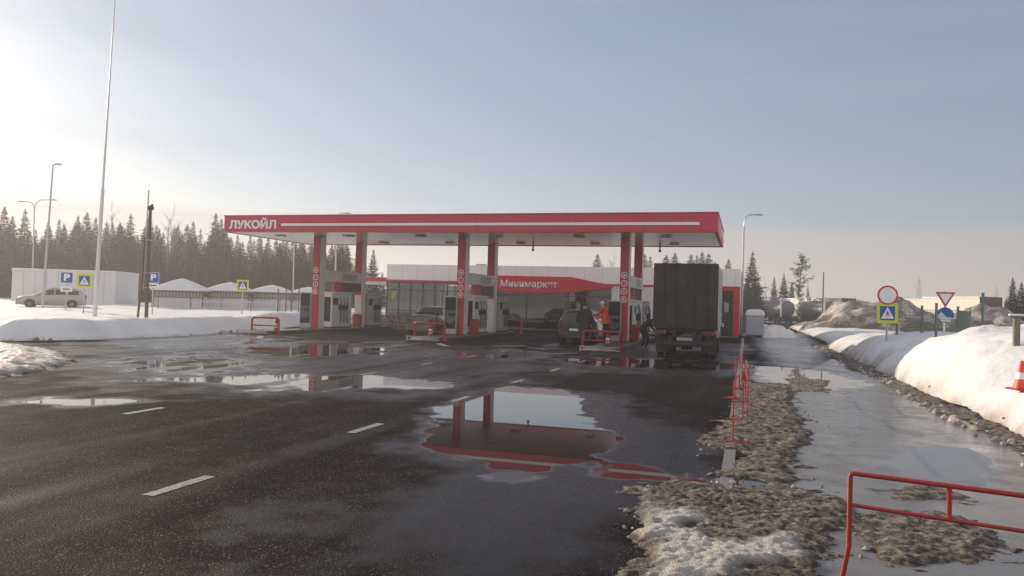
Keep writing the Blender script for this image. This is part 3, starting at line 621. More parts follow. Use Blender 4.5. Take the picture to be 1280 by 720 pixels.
iname = ('left hand', 'middle', 'right hand')
iwhere = ('nearest the snow field', 'under the canopy middle', 'beside the box truck')
railv = (30.6, 31.3, 29.5)
for i, su in enumerate(ISL):
    m = MB(); pts = []
    v0 = railv[i]-.35
    for k in range(9): a = math.pi + math.pi*k/8; pts.append((su+.62*math.cos(a), v0+.62+.62*math.sin(a)))
    pts += [(su+.62, 42.6), (su-.62, 42.6)]
    m.prism([(W(*p)[0], W(*p)[1]) for p in pts], -.02, .145, 'z')
    o = m.build('fuel_island', KERB, bevel=.03); o['kind'] = 'structure'
    # poster stand beside the front column
    st = station('poster_stand', f'dark glossy advertising panel at the front column {iwhere[i]}', 'advertising panel', su-.36, 34.72, .145, 'advertising panels at the front columns')
    m = MB(); m.box(-.33, .30, -.05, .06, 0.02, 1.86); m.build('frame', GREYP, st, bevel=.015)
    m = MB(); m.box(-.29, .26, -.062, -.052, .28, 1.80); m.build('panel', SCREEN, st)
    m = MB(); m.box(-.29, .26, -.067, -.063, 1.02, 1.18); m.prism([(-.29, .62), (.0, .5), (.26, .7), (.26, .92), (.05, .85), (-.2, 1.0)], -.068, -.063); m.build('picture', mat('poster_picture', (.09, .095, .11), .3, var=.6, vscale=9), st)
    m = MB(); m.box(-.35, .32, -.12, .12, 0, .03); m.build('foot', DARK, st)
    # dispensers on the island
    for j, (v_, ln) in enumerate(((37.2, 2.1), (41.0, 1.7))):
        lab = (f'white fuel dispenser with black nozzles between the columns {iwhere[i]}' if j == 0
               else f'grey picture ended fuel dispenser behind the rear column {iwhere[i]}')
        dp = station('fuel_dispenser', lab, 'fuel pump', su+.02, v_, .145, 'fuel dispensers on the islands')
        body = WHITE if j == 0 else GREYP
        m = MB(); m.box(-.30, .30, -ln/2, ln/2, .06, 1.84); m.build('body', body, dp, bevel=.03)
        m = MB(); m.box(-.34, .34, -ln/2-.03, ln/2+.03, 0, .06); m.build('plinth', DARK, dp)
        m = MB(); m.box(-.33, .33, -ln/2-.02, ln/2+.02, 1.84, 1.92); m.build('top', body, dp, bevel=.02)
        m = MB(); m.box(-.305, .305, -ln/2+.08, -ln/2+.6, 1.25, 1.62); m.build('display', SCREEN, dp)
        m = MB(); m.box(-.20, .2, -ln/2-.022, -ln/2-.001, .35, 1.65); m.build('end_panel', SCREEN if j == 0 else mat('pictured_panel', (.30, .25, .26), .3, var=.7, vscale=5), dp)
        for k in range(3):
            y = -ln/2+.75+k*.36
            m = MB(); m.box(.302, .36, y-.06, y+.06, .95, 1.25); m.box(.36, .40, y-.03, y+.03, 1.0, 1.12); m.tube([(.38, y, 1.1), (.42, y, 1.2), (.40, y, 1.32)], .022); m.build('nozzle', DARK, dp)
            m = MB(); m.tube([(.33, y+.03, 1.7), (.40, y+.05, 1.35), (.42, y+.06, .7), (.38, y+.05, .25), (.36, y+.02, .35), (.38, y, .98)], .018, 6); m.build('hose', DARK, dp)
    # litter bin
    bn = station('litter_bin', f'red litter bin on the fuel island {iwhere[i]}', 'bin', su+.42, 35.95 if i else 38.75, .145, 'litter bins on the fuel islands')
    m = MB(); m.loft([[(-.17, -.17, 0), (.17, -.17, 0), (.17, .17, 0), (-.17, .17, 0)], [(-.21, -.21, .62), (.21, -.21, .62), (.21, .21, .62), (-.21, .21, .62)]]); m.build('body', REDP, bn, bevel=.02)
    m = MB(); m.box(-.22, .22, -.22, .22, .62, .68); m.prism([(-.2, .68), (.2, .68), (.1, .76), (-.1, .76)], -.2, .2); m.build('lid', REDP, bn, bevel=.015)
    # guard hoops at both ends
    for j, v_ in enumerate((railv[i], 43.4)):
        gr = station('guard_rail', f'red guard rail at the {"near" if j == 0 else "far"} end of the island {iwhere[i]}', 'guard rail', su + (.0 if i else .1)+ (.7 if i != 2 else .65)*0 + (-.0), v_, .0, 'red guard rails at the island ends')
        wd = .72; m = MB()
        m.tube([(-wd, 0, 0.0), (-wd, 0, .62), (-wd+.03, 0, .70), (-wd+.1, 0, .74), (wd-.1, 0, .74), (wd-.03, 0, .70), (wd, 0, .62), (wd, 0, 0)], .048, 10); m.build('hoop', REDP, gr)
        m = MB(); m.tube([(-wd, 0, .38), (wd, 0, .38)], .03, 8); m.build('lower_rail', REDP, gr)
        for sx in (-wd, wd):
            m = MB(); m.lathe([(.11, 0), (.11, .03), (.07, .04)], (sx, 0, 0.0), 12); m.build('base_plate', REDP, gr)
# fire buckets / white canister by rails, low white rails in front
for i, (du, dv) in enumerate(((.45, .35), (-.1, .35), (.2, .4))):
    su = ISL[i]
    ex = station('fire_extinguisher', f'red and white fire extinguisher behind the near guard rail {iwhere[i]}', 'fire extinguisher', su+du, railv[i]+dv, .145, 'fire extinguishers on the islands')
    m = MB(); m.lathe([(.085, 0), (.09, .03), (.09, .42), (.06, .5), (.03, .53)], n=14); m.build('cylinder', REDP, ex)
    m = MB(); m.lathe([(.0905, .14), (.0915, .15), (.0915, .34), (.0905, .35)], n=14); m.build('label_band', WPAINT, ex)
    m = MB(); m.box(-.02, .02, -.06, .03, .53, .58); m.tube([(0, -.03, .55), (.08, -.05, .5), (.1, -.05, .2)], .012, 6); m.build('valve', DARK, ex)
    bs = station('kerb_block', f'low white concrete block in front of the fuel island {iwhere[i]}', 'kerb block', su+.1, railv[i]-.75, 0, 'white blocks before the islands')
    m = MB(); m.box(-.62, .62, -.12, .12, 0, .13); m.build('block', CONC, bs, bevel=.03)
    m = MB(); m.tube([(-.7, -.3, 0), (-.7, -.3, .22)], .035); m.tube([(-.7, -.3, .19), (.75, -.16, .17)], .022); m.tube([(-.7, -.3, .06), (.8, -.3, .06)], .022); m.build('low_rail', CONC, bs)

# ================================================================== MINIMARKET
U0, U1, V0, V1, HT = -24.7, -.4, 50.0, 61.0, 4.3
bd = station('minimarket', 'long flat roofed minimarket with grey parapet, glazed front and red sign band', 'shop building', 0, V0)
D = V1-V0
m = MB(); m.box(U0, U1, 0.02, .22, 3.2, HT); m.box(U0, U0+.2, .22, D, 3.2, HT); m.box(U1-.2, U1, .22, D, 3.2, HT); m.box(U0+.2, U1-.2, D-.2, D, 3.2, HT); m.build('parapet', mat('parapet_panel', (.86, .84, .86), .4, .1, var=.05, vscale=.8), bd)
m = MB()
for k in range(20): m.box(U0+1.2+k*1.2, U0+1.212+k*1.2, .012, .019, 3.2, HT)
m.build('panel_joint', GREYP, bd)
m = MB(); m.box(U0+.2, U1-.2, .22, D-.2, 3.25, 3.45); m.build('roof', GREYP, bd)
m = MB(); m.box(U0, U1, -.03, .2, 3.05, 3.197); m.box(U0-.03, U0+.15, .2, D, 3.05, 3.197); m.build('red_band', RED, bd)
m = MB(); m.box(U0+.05, U1-.05, 0.1, D-.05, -.02, .1); m.build('floor', CONC, bd)
m = MB(); m.box(-17.2, U1-.22, D-.2, D-.01, .1, 3.2); m.box(U1-.21, U1-.01, .2, D-.2, .1, 3.2); m.box(-17.2, -17.0, 4, D-.2, .1, 3.2); m.build('rear_wall', WHITE, bd)
m = MB(); m.box(-8.5, -5.6, 0, .2, .1, 3.05); m.build('front_wall', WHITE, bd)
m = MB()
for k in range(12): m.box(-8.5+.24*(k+.5), -8.5+.24*(k+.5)+.012, -.006, -.001, .1, 3.05)
m.build('cladding_joint', GREYP, bd)
# glazed corner
m = MB(); m.box(U0+.05, -17.2, .05, .065, .12, 3.05); m.box(U0+.05, U0+.065, .07, D-.3, .12, 3.05); m.box(U0+.07, -17.25, D-.1, D-.085, .12, 3.05); m.build('corner_glazing', GLASS, bd)
m = MB(); DK = mat('dark_mullion', (.06, .06, .065), .4)
for k in range(9):
    x = U0+.03+k*(7.5-.06)/8; m.box(x-.03, x+.03, .0, .12, .1, 3.05); m.box(x-.03, x+.03, D-.16, D-.04, .1, 3.05)
for k in range(1, 10): y = k*D/10; m.box(U0, U0+.12, y-.03, y+.03, .1, 3.05)
for z in (.1, 1.0, 2.45, 2.99): m.box(U0, -17.2, .005, .11, z, z+.06); m.box(U0, -17.2, D-.15, D-.05, z, z+.06); m.box(U0+.005, U0+.11, .12, D-.16, z, z+.06)
m.build('mullion', DK, bd)
# main shop window
m = MB(); m.box(-17.1, -8.5, .05, .065, .1, 3.05); m.build('shop_window', DGLASS, bd)
m = MB()
for k in range(7): x = -17.1+k*8.6/6; m.box(x-.035, x+.035, 0, .12, .1, 2.6)
for z in (.1, .7, 2.3): m.box(-17.1, -8.5, .008, .11, z, z+.06)
m.build('window_frame', DK, bd)
m = MB(); m.box(-13.6, -11.8, -.02, .1, .1, 2.35); m.build('sliding_door', DGLASS, bd)
# interior: counters, shelves with goods
m = MB()
for k in range(5):
    x = -16.6+k*1.8
    for z in (.1, .6, 1.1, 1.6): m.box(x, x+.9, 3.0, 3.4, z, z+.04)
    m.box(x, x+.9, 3.4, 3.44, .1, 1.9)
m.box(-23, -18.5, 5, 5.6, .1, 1.1); m.build('shelving', GREYP, bd)
random.seed(4); m = MB()
for k in range(5):
    for z in (.14, .64, 1.14, 1.64):
        for q in range(6):
            x = -16.55+k*1.8+q*.145; m.box(x, x+.11, 3.05, 3.2, z, z+random.uniform(.15, .32), random.randrange(3))
m.build('goods', [REDP, WPAINT, SIGNBLUE], bd)
m = MB()
for k in range(3): x = -23.4+k*2.0; m.tube([(x, 2.5, .1), (x, 2.5, .8)], .04); m.lathe([(.4, 0), (.4, .04)], (x, 2.5, .8), 14); m.tube([(x+.6, 2.5, .1), (x+.6, 2.5, .5)], .03); m.lathe([(.2, 0), (.2, .4)], (x+.6, 2.5, .5), 10)
m.build('cafe_table', WHITE, bd)
# red sign with tapering end
sp = [(-16.6, 2.52), (-12.2, 2.50), (-10.6, 2.62), (-8.42, 2.93), (-8.42, 3.12), (-9.4, 3.28), (-11.1, 3.60), (-16.6, 3.62)] + [(-16.6-.35*math.sin(math.pi*k/8), 3.07+.55*math.cos(math.pi*k/8)) for k in range(1, 8)]
m = MB(); m.prism(sp, -.30, -.035); m.build('sign_panel', mat('sign_panel_red', (.52, .020, .046), .35, var=.06), bd, bevel=.02)
text('Минимаркет', .5, WPAINT, bd, (-16.0, -.315, 2.74), depth=.03, bold=.003, width=3.95, height=.60)
# dark panel with lettering at the right end
m = MB(); m.box(-5.5, -.80, .02, .2, .12, 2.92); m.build('dark_panel', mat('dark_cladding', (.035, .032, .035), .4, var=.2), bd)
m = MB(); m.box(-.80, -.40, -.02, .2, .1, 3.05); m.box(-5.55, -.80, -.02, .2, 2.92, 3.05); m.build('red_frame', RED, bd)
text('Лукойл', .42, WPAINT, bd, (-2.9, .0, .55), depth=.03, bold=.012, width=1.55, height=.42)
for s2, z, x in (('н', 1.10, -1.85), ('е', 1.55, -1.85)): text(s2, .4, WPAINT, bd, (x, .0, z), depth=.03, bold=.012, width=.26, height=.25)
# rooftop bits
m = MB(); m.box(-19.4, -18.7, 4, 4.6, 3.45, 4.62); m.build('roof_vent', GREYP, bd, bevel=.03)
m = MB(); m.box(-14.6, -14.3, 3.6, 4, 3.45, 4.5); m.box(-14.1, -13.8, 3.6, 4, 3.45, 4.5); m.build('roof_vent', GREYP, bd, bevel=.03)
# left wing: open carport-like frame with a teal back sheet
wg = station('side_wing', 'low red edged open wing with white posts and teal back sheet joining the minimarket', 'building wing', -26.2, 51)
m = MB(); m.box(-1.6, 1.46, -.1, 8, 3.10, 3.38); m.build('roof', RED, wg, bevel=.02)
m = MB(); m.box(-1.55, 1.43, 0, 7.9, 2.86, 3.09); m.build('beam', WHITE, wg)
for x in (-1.5, 1.2):
    m = MB(); m.box(x, x+.28, .02, .3, 0, 2.86); m.build('post', WHITE, wg, bevel=.01)
m = MB(); m.box(-1.5, 1.42, 7.3, 7.4, 0, 2.86); m.build('back_sheet', TEAL, wg)
m = MB()
for k in range(7): m.box(-1.5+k*.45, -1.46+k*.45, 7.25, 7.3, 0, 2.86)
m.build('sheet_rib', TEAL, wg)

# snow-covered bin and heaps beside the shop
def heap(name, label, cat, c, rx, ry, h, m, seed, rz=0.0, kind=None, res=44, rough=.35):
    a, b = np.meshgrid(np.linspace(-1.25, 1.25, res), np.linspace(-1.25, 1.25, res), indexing='ij')
    r = np.hypot(a, b) + .45*(fbm(a*3+seed, b*3, .8, 4, seed)-.5)
    Zp = h*np.clip(1-r**1.7, 0, None)**.75*(1+rough*2*(fbm(a*4+seed, b*4, 1.0, 5, seed+1)-.5)) + .10*h*np.abs(fbm(a*9, b*9+seed, 1.0, 3, seed+5)-.5)*(r < .98)
    Zp = np.where(r > .99, -.12, Zp)
    o = grid(name, b*rx, a*ry, Zp, m, attrs={'dirt': np.clip(.9*(1-Zp/(h*.6)), 0, .5)*(m is DSNOW)}, kind=kind)
    o.location = c; o.rotation_euler = (0, 0, rz); tag(o, label, cat); return o
heap('snow_heap', 'rounded white snow heap beside the snow covered bin at the shop corner', 'snow heap', W(1.5, 54.0), 1.7, 1.3, .85, SNOW, 4, -A)
heap('snow_heap', 'low snow heap under the open wing at the left end of the minimarket', 'snow heap', W(-26.0, 49.6), 1.9, 1.2, .75, DSNOW, 9, -A)
bb = station('snow_covered_bin', 'upright bin capped and caked with snow at the right corner of the shop', 'bin', .55, 52.6)
m = MB(); m.box(-.55, .55, -.45, .45, .12, 1.35); m.build('body', mat('bin_blue_grey', (.42, .45, .52), .6, var=.1), bb, bevel=.06)
m = MB(); m.loft([[(x*s2, y*s2, z) for x, y in ((-.58, -.48), (.58, -.48), (.58, .48), (-.58, .48))] for s2, z in ((1.0, 1.34), (1.04, 1.45), (1.0, 1.62), (.8, 1.76), (.45, 1.82))]); o = m.build('snow_cap', SNOW, bb, bevel=.08)
m = MB()
for z in (.35, .7, 1.05): m.box(-.57, .57, -.47, .47, z, z+.05)
m.build('rib', mat('bin_blue_grey', (.42, .45, .52)), bb)
m = MB()
for x in (-.4, .4):
    for y in (-.3, .3): m.lathe([(.06, -.03), (.06, .03)], (x, y, .06), 10, 'x')
m.build('castor', DARK, bb)

# ================================================================== VEHICLES
def bool_cut(me, cutters):
    o = bpy.data.objects.new('tmp', me); C.objects.link(o); cs = []
    for cm in cutters:
        c = bpy.data.objects.new('tmpc', cm); C.objects.link(c); cs.append(c)
        b = o.modifiers.new('b', 'BOOLEAN'); b.object = c; b.operation = 'DIFFERENCE'; b.solver = 'EXACT'
    dg = bpy.context.evaluated_depsgraph_get(); out = bpy.data.meshes.new_from_object(o.evaluated_get(dg))
    for q in [o]+cs: bpy.data.objects.remove(q)
    return out
def lerp(a, b, t): return tuple(a[i]+(b[i]-a[i])*t for i in range(3))
def car(name, label, loc, rz, paint, st, ri, fi, wheels, rad=.31, pillars=(), lamp_z=(.62, .86), wide=.85, hatch=False, rails=False):
    """st: stations rear to front (y, z low, z belt, z roof, half width, half roof width); ri, fi: (base, top) stations of the rear and front screens"""
    root = thing(name, label, 'car', loc, rz)
    rings = []; half = []
    for y, zl, zb, zr, h, hr in st:
        hp = [(h*.80, y, zl), (h*.95, y, zl+.07), (h*1.0, y, zl+.28), (h*1.0, y, zb-.18), (h*.965, y, zb), (hr, y, zr-.05), (hr*.82, y, zr), (hr*.35, y, zr+.018)]
        half.append(hp); rings.append(hp + [(-x, yy, z) for x, yy, z in reversed(hp)])
    mb = MB(); mb.loft(rings); me = mb.mesh('body', paint)
    cuts = []
    for wy in wheels:
        for sx in (-1, 1):
            c = MB(); c.lathe([(rad+.055, -.16), (rad+.055, .16)], (sx*(wide-.02), wy, rad), 24, 'x'); cuts.append(c.mesh('cut', DARK))
    me = bool_cut(me, cuts)
    if not me.materials: me.materials.append(paint)
    me.polygons.foreach_set('use_smooth', [True]*len(me.polygons)); me.set_sharp_from_angle(angle=R(32))
    body = bpy.data.objects.new('body', me); C.objects.link(body); body.parent = root
    # glass: side panes, rear and front screens, 6 mm proud
    ys = [s2[0] for s2 in st]
    def edge_pt(y, k):
        for i in range(len(st)-1):
            if ys[i] <= y <= ys[i+1]: return lerp(half[i][k], half[i+1][k], (y-ys[i])/(ys[i+1]-ys[i]))
        return half[-1][k]
    for sx in (-1, 1):
        for a, b in zip(pillars[:-1], pillars[1:]):
            y0, y1 = a+.035, b-.035; lo, hi = [], []
            for k in range(5):
                y = y0+(y1-y0)*k/4; p, q = edge_pt(y, 4), edge_pt(y, 5)
                if q[2]-p[2] < .06: q = (p[0], p[1], p[2]+.04)
                lo.append(lerp(p, q, .10)); hi.append(lerp(p, q, .88))
            vs = [(sx*(x+.007), y, z) for x, y, z in lo+hi]
            m = MB(); m.add(vs, [(k, k+1, 6+k, 5+k) for k in range(4)]); m.build('side_window', CARGLASS, root, smooth=0)
    for nm, (bi, ti), off in (('rear_window', ri, -.008), ('windscreen', fi, .008)):
        P, Q = half[bi], half[ti]
        def pr(k, t): return lerp(P[k], Q[k], t)
        cols = []
        for t in (.10, .5, .92):
            e = pr(5, t); c = pr(6, t); g = pr(7, t)
            e = lerp(e, c, .25); row = [e, c, g]; cols.append([(x, y+off, z+.006) for x, y, z in row] + [(-x, y+off, z+.006) for x, y, z in reversed(row)])
        m = MB(); vs = [p for r_ in cols for p in r_]; m.add(vs, [(i*6+k, i*6+k+1, (i+1)*6+k+1, (i+1)*6+k) for i in range(2) for k in range(5)]); m.build(nm, CARGLASS, root, smooth=60)
    yr, yf = ys[0], ys[-1]; h0 = st[0][4]; h1 = st[-1][4]
    m = MB(); m.box(-h0*.95, h0*.95, yr-.05, yr+.1, .28, .55); m.build('rear_bumper', paint, root, bevel=.04)
    m = MB(); m.box(-h1*.95, h1*.95, yf-.1, yf+.05, .24, .52); m.build('front_bumper', paint, root, bevel=.04)
    LRED = mat('tail_lamp', (.16, .008, .010), .2); LW = mat('head_lamp', (.55, .56, .58), .08)
    for sx in (-1, 1):
        m = MB(); x0, x1 = sorted((sx*h0*.62, sx*h0*.93)); m.box(x0 if not hatch else min(sx*h0*.76, sx*h0*.95), x1 if not hatch else max(sx*h0*.76, sx*h0*.95), yr-.03, yr+.12, *lamp_z); m.build('tail_lamp', LRED, root, bevel=.02)
        m = MB(); x0, x1 = sorted((sx*h1*.55, sx*h1*.93)); m.box(x0, x1, yf-.12, yf+.02, .58, .74); m.build('headlight', LW, root, bevel=.02)
        m = MB(); pm = edge_pt(pillars[-1]-.12, 4); m.box(*sorted((sx*(pm[0]+.0), sx*(pm[0]+.20))), pm[1]-.05, pm[1]+.05, pm[2]+.02, pm[2]+.15); m.build('mirror', paint, root, bevel=.03)
        for wy in wheels:
            wroot = MB(); x = sx*(wide-.11)
            wroot.lathe([(rad*.62, -.10), (rad*.95, -.10), (rad, -.07), (rad, .07), (rad*.95, .10), (rad*.62, .10)], (x, wy, rad), 22, 'x'); wo_ = wroot.build('wheel', RUBBER, root)
            m = MB(); m.lathe([(rad*.60, -.085), (rad*.62, -.08), (rad*.62, .08), (rad*.60, .085)], (x, wy, rad), 18, 'x')
            for k in range(7):
                a = 2*math.pi*k/7; m.tube([(x+sx*.09, wy, rad), (x+sx*.088, wy+rad*.58*math.cos(a), rad+rad*.58*math.sin(a))], .022, 5)
            m.build('rim', SILVER, wo_)
    m = MB(); m.box(-.26, .26, yr-.062, yr-.05, .60 if not hatch else .60, .71); m.build('number_plate', WPAINT, root)
    m = MB(); m.box(-.26, .26, yf+.05, yf+.06, .36, .47); m.build('number_plate', WPAINT, root)
    if rails:
        for sx in (-1, 1):
            m = MB(); p0, p1 = edge_pt(pillars[0]+.3, 6), edge_pt(pillars[-1]-.7, 6)
            m.tube([(sx*p0[0], p0[1], p0[2]-.01), (sx*p0[0], p0[1]+.1, p0[2]+.06), (sx*p1[0], p1[1]-.1, p1[2]+.06), (sx*p1[0], p1[1], p1[2]-.01)], .015, 6); m.build('roof_rail', SILVER, root)
    return root
SEDAN = [(-2.18, .34, .90, .92, .76, .70), (-2.10, .27, .98, 1.0, .83, .74), (-1.55, .24, 1.02, 1.04, .86, .72), (-1.05, .2, 1.0, 1.30, .865, .62), (-.75, .2, .98, 1.42, .87, .585), (-.2, .2, .96, 1.47, .87, .58), (.3, .2, .94, 1.43, .87, .585), (.55, .2, .93, 1.34, .87, .61), (1.12, .2, .93, .97, .865, .70), (1.7, .22, .86, .885, .84, .70), (2.05, .26, .75, .77, .78, .66), (2.18, .34, .64, .66, .70, .6)]
HATCH = [(-1.96, .36, .93, .96, .78, .70), (-1.90, .30, .98, 1.04, .83, .70), (-1.72, .27, 1.0, 1.36, .845, .63), (-1.45, .25, 1.0, 1.49, .85, .60), (-.6, .25, .98, 1.53, .855, .60), (.1, .25, .97, 1.50, .855, .60), (.35, .25, .96, 1.42, .855, .62), (.95, .25, .96, 1.0, .85, .70), (1.5, .27, .90, .92, .83, .70), (1.85, .3, .80, .82, .78, .66), (1.96, .38, .68, .70, .70, .6)]
WAGON = [(-2.15, .34, .92, .95, .78, .70), (-2.08, .28, .97, 1.05, .83, .70), (-1.85, .24, .98, 1.34, .85, .62), (-1.55, .22, .97, 1.44, .86, .60), (-.6, .2, .95, 1.49, .87, .60), (.1, .2, .93, 1.46, .87, .60), (.4, .2, .92, 1.36, .87, .62), (1.05, .2, .92, .96, .865, .70), (1.65, .22, .86, .88, .84, .70), (2.02, .26, .76, .78, .78, .66), (2.15, .34, .64, .66, .70, .6)]
PSED = mat('sedan_paint', (.14, .115, .105), .35, .35, var=.06, coat=.4, dirt=(.20, .17, .15), dscale=2.5, damt=.7)
PHAT = mat('hatch_paint', (.030, .026, .034), .35, .2, var=.1, coat=.4, dirt=(.10, .085, .08), dscale=2.5, damt=.6)
PWAG = mat('wagon_paint', (.42, .40, .37), .35, .4, var=.05, coat=.4, dirt=(.3, .28, .26), damt=.4)
car('parked_car', 'muddy grey beige sedan refuelling between the left and middle fuel islands', W(-15.15, 36.55), -A, PSED, SEDAN, (2, 4), (8, 6), (-1.33, 1.32), .31, (-1.15, -.35, .42, .95), (.72, .85))
hb = car('parked_car', 'dark hatchback with grimy tailgate refuelling left of the dirty box truck', W(-7.12, 34.9), -A, PHAT, HATCH, (1, 3), (7, 5), (-1.22, 1.22), .32, (-1.62, -.95, -.15, .35, .82), (.72, 1.06), hatch=True)
WAGP = at(65, 379, 56.0)
car('parked_car', 'silver estate car parked side on before the white box building', (WAGP.x, 56.0, .42), R(117), PWAG, WAGON, (1, 3), (7, 5), (-1.3, 1.32), .31, (-1.75, -1.0, -.2, .40, .9), (.72, 1.0), hatch=True, rails=True)

# box truck, rear towards us
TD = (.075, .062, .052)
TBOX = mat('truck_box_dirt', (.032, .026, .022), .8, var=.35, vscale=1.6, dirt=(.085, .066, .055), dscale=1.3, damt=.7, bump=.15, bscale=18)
TSIDE = mat('truck_side', (.40, .39, .38), .5, var=.1, dirt=(.16, .14, .12), damt=.7)
CHAS = mat('chassis_black', (.022, .02, .019), .7, var=.4, dirt=(.07, .06, .05), dscale=4, damt=.7)
tk = station('box_truck', 'mud caked box truck seen from behind with closed rear doors', 'truck', -2.03, 27.2)
TW = 1.10
m = MB(); m.box(-TW+.02, TW-.02, .04, 5.2, 1.06, 3.26); m.build('box_body', TSIDE, tk, bevel=.02)
for x0, x1 in ((-TW+.06, -.006), (.006, TW-.06)):
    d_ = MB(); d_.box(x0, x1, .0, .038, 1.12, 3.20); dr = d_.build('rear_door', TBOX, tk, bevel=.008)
    for q in (.32, .72):
        xx = x0 + (x1-x0)*q; m = MB(); m.tube([(xx, -.02, 1.10), (xx, -.02, 3.22)], .016, 8); m.box(xx-.03, xx+.03, -.03, -.002, 1.30, 1.36); m.box(xx-.03, xx+.03, -.03, -.002, 2.9, 2.96); m.build('lock_bar', TBOX, dr)
        m = MB(); m.tube([(xx, -.03, 1.72), (xx+.22, -.035, 1.70)], .014, 6); m.build('handle', CHAS, dr)
    for z in (1.3, 2.0, 2.7, 3.05):
        xe = x0 if x0 < -.5 else x1; m = MB(); m.box(xe-.06, xe+.06, -.012, -.002, z, z+.07); m.build('hinge', CHAS, dr)
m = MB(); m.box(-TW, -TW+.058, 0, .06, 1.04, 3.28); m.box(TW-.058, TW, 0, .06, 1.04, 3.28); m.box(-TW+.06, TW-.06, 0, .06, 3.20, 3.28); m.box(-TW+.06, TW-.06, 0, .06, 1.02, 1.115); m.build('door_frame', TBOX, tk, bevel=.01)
m = MB(); m.box(-.42, -.30, .15, 7.2, .72, 1.03); m.box(.30, .42, .15, 7.2, .72, 1.03)
for y in (.2, 1.6, 3.2, 4.6): m.box(-.95, .95, y, y+.1, .9, 1.04)
m.build('chassis', CHAS, tk)
m = MB(); m.box(-1.0, 1.0, .08, .2, .44, .56); m.box(-.55, -.45, .14, .24, .56, .76); m.box(.45, .55, .14, .24, .56, .76); m.build('underrun_bar', TBOX, tk, bevel=.01)
for sx in (-1, 1):
    m = MB(); m.box(*sorted((sx*.62, sx*1.04)), .03, .14, .80, .95); m.build('tail_lamp', mat('dirty_lamp', (.16, .03, .03), .5, dirt=(.10, .085, .07), dscale=9, damt=.7), tk, bevel=.015)
    m = MB(); m.box(*sorted((sx*.58, sx*1.02)), .52, .56, .16, .74); m.build('mud_flap', CHAS, tk)
    for wy in (1.25,):
        for xo in (.92, .64):
            q = MB(); q.lathe([(.24, -.11), (.40, -.11), (.425, -.08), (.425, .08), (.40, .11), (.24, .11)], (sx*xo, wy, .425), 24, 'x'); wl = q.build('wheel', RUBBER, tk)
            q = MB(); q.lathe([(.06, -.09), (.24, -.08), (.245, .08), (.06, .09)], (sx*xo, wy, .425), 16, 'x'); q.build('rim', CHAS, wl)
    q = MB(); q.lathe([(.24, -.11), (.40, -.11), (.425, -.08), (.425, .08), (.40, .11), (.24, .11)], (sx*.88, 5.75, .425), 24, 'x'); wl = q.build('wheel', RUBBER, tk)
    q = MB(); q.lathe([(.06, -.09), (.24, -.08), (.245, .08), (.06, .09)], (sx*.88, 5.75, .425), 16, 'x'); q.build('rim', SILVER, wl)
    mr_ = MB(); mr_.tube([(sx*1.0, 6.3, 2.05), (sx*1.24, 6.25, 2.0), (sx*1.27, 6.25, 1.6), (sx*1.0, 6.3, 1.45)], .018, 8); mr_.box(*sorted((sx*1.14, sx*1.32)), 6.2, 6.26, 1.62, 2.0); mr_.build('mirror', SILVER, tk)
m = MB(); m.box(-.27, .27, .065, .08, .60, .71); m.build('number_plate', mat('dirty_plate', (.40, .38, .36), .6, dirt=(.14, .12, .1), dscale=8, damt=.8), tk)
m = MB(); m.box(-.95, .95, .9, 1.7, .44, .5); m.tube([(-.9, 1.25, .425), (.9, 1.25, .425)], .07); m.lathe([(.17, -.2), (.19, 0), (.17, .2)], (0, 1.25, .425), 14, 'x'); m.build('axle', CHAS, tk)
cb = [[(-.98, y, z) for y, z in ((5.3, .55), (6.95, .55), (7.0, 1.1), (6.85, 1.5), (6.5, 2.25), (6.2, 2.38), (5.3, 2.38))], [(.98, y, z) for y, z in ((5.3, .55), (6.95, .55), (7.0, 1.1), (6.85, 1.5), (6.5, 2.25), (6.2, 2.38), (5.3, 2.38))]]
m = MB(); m.loft(cb); cab = m.build('cab', mat('cab_white', (.62, .62, .62), .35, dirt=(.3, .27, .25), damt=.6), tk, bevel=.05)
m = MB(); m.add([(-.88, 6.86, 1.53), (.88, 6.86, 1.53), (.84, 6.54, 2.2), (-.84, 6.54, 2.2)], [(0, 1, 2, 3)]); m.build('windscreen', CARGLASS, cab, smooth=0)
for sx in (-1, 1):
    m = MB(); m.add([(sx*.987, 5.6, 1.5), (sx*.987, 6.65, 1.5), (sx*.987, 6.4, 2.2), (sx*.987, 5.6, 2.2)], [(0, 1, 2, 3)]); m.build('side_window', CARGLASS, cab, smooth=0)
    m = MB(); m.box(*sorted((sx*.6, sx*.92)), 6.95, 7.02, .75, .95); m.build('headlight', mat('head_lamp', (.55, .56, .58)), cab)

